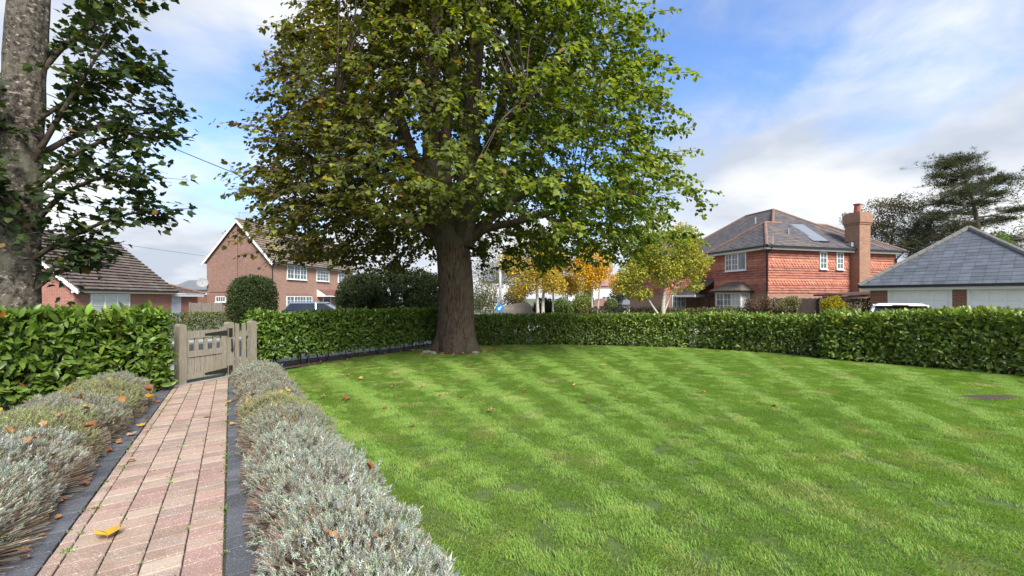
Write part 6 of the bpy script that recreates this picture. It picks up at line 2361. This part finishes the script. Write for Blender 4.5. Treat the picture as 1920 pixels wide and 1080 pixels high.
for u, v in ((772, 809), (720, 774), (646, 752), (651, 757), (606, 749), (738, 730), (790, 731), (825, 748), (862, 752), (921, 776), (984, 738), (1022, 705), (1078, 728), (1100, 757), (1160, 754), (1218, 686), (1317, 740), (1450, 769), (800, 694),
             (948, 738), (882, 689), (912, 687), (935, 686), (653, 708), (676, 714), (1098, 705), (1047, 647), (1602, 702), (1470, 698), (1250, 660), (1130, 690), (745, 695), (960, 660), (880, 672), (850, 670), (700, 680)):
    p = at(u, v)
    fallen(p + Vector((0, 0, 0.05)), random.uniform(0.055, 0.105), 'curled brown leaf fallen on the lawn', 'fallen leaves on the lawn', tilt=0.3)
for u, v, y_ in ((205, 1017, 1), (155, 921, 0), (265, 806, 1), (247, 823, 0), (220, 836, 0), (205, 855, 0), (429, 760, 1), (450, 834, 0), (458, 901, 0), (438, 757, 0), (388, 788, 0), (247, 873, 0), (40, 1050, 0), (150, 905, 0), (436, 803, 0), (275, 790, 0)):
    p = at(u, v)
    big_ = (u, v) == (205, 1017)
    fallen(p + Vector((0, 0, 0.055)), 0.12 if big_ else random.uniform(0.05, 0.085), 'large pale yellow leaf lying on the red pavers' if big_ else 'dry leaf lying on the paved path', 'fallen leaves on the path', YEL if y_ else None, 0.12)
for u, v, y_, hgt in ((630, 1003, 0, 0.34), (693, 875, 0, 0.30), (610, 868, 0, 0.34), (527, 735, 0, 0.33), (520, 760, 0, 0.33), (550, 788, 0, 0.33), (495, 708, 1, 0.33), (540, 732, 0, 0.33), (475, 740, 0, 0.3), (500, 686, 1, 0.33), (465, 752, 0, 0.32), (720, 1000, 0, 0.3),
                      (80, 797, 0, 0.46), (55, 780, 1, 0.46), (128, 732, 1, 0.46), (205, 713, 1, 0.46), (172, 797, 0, 0.42), (280, 744, 1, 0.38), (228, 748, 0, 0.45), (60, 825, 0, 0.46), (185, 730, 0, 0.46), (277, 728, 0, 0.42), (160, 765, 0, 0.45), (112, 778, 0, 0.46), (20, 808, 0, 0.46), (150, 745, 0, 0.46)):
    # a leaf caught on the lavender: the ground is h lower than what the pixel meets
    Y = 3.0
    for _ in range(14):
        X = (u - CX) / F_PX * Y
        Y = (EYE - gz(X, Y) - hgt) * F_PX / (v - HOR)
    p = Vector(((u - CX) / F_PX * Y, Y, gz((u - CX) / F_PX * Y, Y) + hgt))
    left_ = u < 300
    fallen(p, random.uniform(0.06, 0.10) if v < 950 else 0.11, 'dry leaf caught in the lavender on the laurel side' if left_ else 'dry leaf caught in the lavender beside the lawn', 'leaves caught in the laurel-side lavender' if left_ else 'leaves caught in the lawn-side lavender', YEL if y_ else None, 0.5)
for k in range(44):
    a = random.uniform(-2.6, 0.5)
    r = random.uniform(0.72, 1.35)
    x, y = TX + math.cos(a) * r, TY + math.sin(a) * r * 0.9
    fallen(Vector((x, y, gz(x, y) + 0.045)), random.uniform(0.06, 0.11), 'brown leaf lying round the foot of the big tree', 'leaves round the tree foot')
# stones at the foot of the trunk
for k, (dx, dy, r) in enumerate(((-0.80, -0.42, 0.13), (-0.62, -0.55, 0.10), (0.62, -0.55, 0.09), (-0.92, -0.2, 0.08))):
    n1, n2 = 12, 8
    V, F = [], []
    for i in range(n2 + 1):
        for j in range(n1):
            ph, t2 = math.pi * i / n2, 2 * math.pi * j / n1
            q = Vector((math.sin(ph) * math.cos(t2), math.sin(ph) * math.sin(t2), math.cos(ph)))
            f = r * (1 + 0.3 * mnoise.noise(q * 1.6 + Vector((k * 3, 0, 0))))
            V.append((TX + dx + q.x * f * 1.3, TY + dy + q.y * f, gz(TX + dx, TY + dy) + 0.03 + q.z * f * 0.6))
    for i in range(n2):
        for j in range(n1):
            F.append((i * n1 + j, i * n1 + (j + 1) % n1, (i + 1) * n1 + (j + 1) % n1, (i + 1) * n1 + j))
    o = np_obj('stone', V, F, 'stone', smooth=True)
    tag(o, 'small grey stone at the foot of the big tree', 'stone', 'stones at the tree foot')
# worn bare patch in the lawn
c0 = at(1856, 746)
mb = MB()
ring = []
for k in range(26):
    a = k * 2 * math.pi / 26
    x, y = c0.x + math.cos(a) * 0.42 * (1 + 0.18 * math.sin(3 * a + 1)), c0.y + math.sin(a) * 0.16 * (1 + 0.2 * math.sin(2 * a))
    ring.append(Vector((x, y, gz(x, y) + 0.014)))
ctr = sum(ring, Vector()) / 26 + Vector((0, 0, 0.01))
for k in range(26):
    mb.poly([ctr, ring[k], ring[(k + 1) % 26]])
tag(mb.build('bare_patch', 'soil'), 'dark bare earth patch in the lawn near the bulging hedge', 'bare patch', kind='stuff')
# weeds and moss tufts rooted in the joints of the path
wp, wd, wnn, ws, wc = [], [], [], [], []
for _ in range(170):
    dj = random.choice((-0.83, -0.762, -0.762, -0.579, -0.396, -0.213, -0.03, -0.03, -0.03))
    s = 2.4 + 7.2 * random.random()
    base = sd(s, dj + random.gauss(0, 0.006), 0.02)
    for _ in range(random.randint(4, 22)):
        wp.append(base + Vector((random.gauss(0, 0.012), random.gauss(0, 0.014), 0)))
        wd.append(Vector((random.gauss(0, 0.6), random.gauss(0, 0.6), random.uniform(0.25, 1.0))))
        wnn.append(Vector((random.gauss(0, 0.5), random.gauss(0, 0.5), 1)))
        ws.append(random.uniform(0.012, 0.028))
        wc.append(np.array((0.12, 0.20, 0.04)) * math.exp(random.gauss(0, 0.3)))
V, F, col = scatter(leaf_template('laurel'), np.array(wp), basis(np.array(wd), np.array(wnn)), np.array(ws), np.array(wc))
np_obj('weeds', V, F, 'leaf_laurel', path, col, kind='stuff')
# leaf litter gathered under the hedge with bare stems and along the edging
for k in range(46):
    f = random.random() * 2.2
    i = int(f)
    (x0, y0), (x1, y1) = HM[i], HM[i + 1]
    x, y = x0 + (x1 - x0) * (f - i) + random.gauss(0.12, 0.12), y0 + (y1 - y0) * (f - i) - abs(random.gauss(0, 0.10))
    fallen(Vector((x, y, gz(x, y) + 0.04)), random.uniform(0.045, 0.085), 'brown leaf drifted along the foot of the bare stemmed hedge', 'leaf litter under the hedge', random.choice((FMESH[0], FMESH[2], FMESH[4])))
for k in range(30):
    p = sd(random.uniform(3.2, 9.2), -0.98 + random.gauss(0, 0.05), 0.05)
    fallen(p, random.uniform(0.03, 0.06), 'small dry leaf lying on the charcoal edging', 'leaves on the dark edging', random.choice((FMESH[0], FMESH[2], FMESH[4])), 0.3)
# the far-off belt of trees that closes the view beyond the gardens
lb = []
for k in range(34):
    a = R(random.uniform(51, 80)) * (1 if k % 2 else -1)
    d_ = random.uniform(70, 110)
    lb.append((math.sin(a) * d_, math.cos(a) * d_, GB + 2.6, random.uniform(4, 7), random.uniform(4, 7), random.uniform(3.0, 4.2)))
P, B, S_, C = blob_crown(lb, 26000, 0.7, (0.085, 0.11, 0.045), alt=[(0.25, 0.20, 0.06), (0.05, 0.07, 0.03)], altp=0.3, shell=0.3, hole=-0.5, ns=0.2)
P[:, 2] = np.maximum(P[:, 2], GB + 0.2)
V, F, col = scatter(leaf_template('small'), P, B, S_, C)
tag(np_obj('treeline', V, F, 'leaf_far', None, col, kind='stuff'), 'distant belt of mixed trees beyond the gardens', 'treeline')
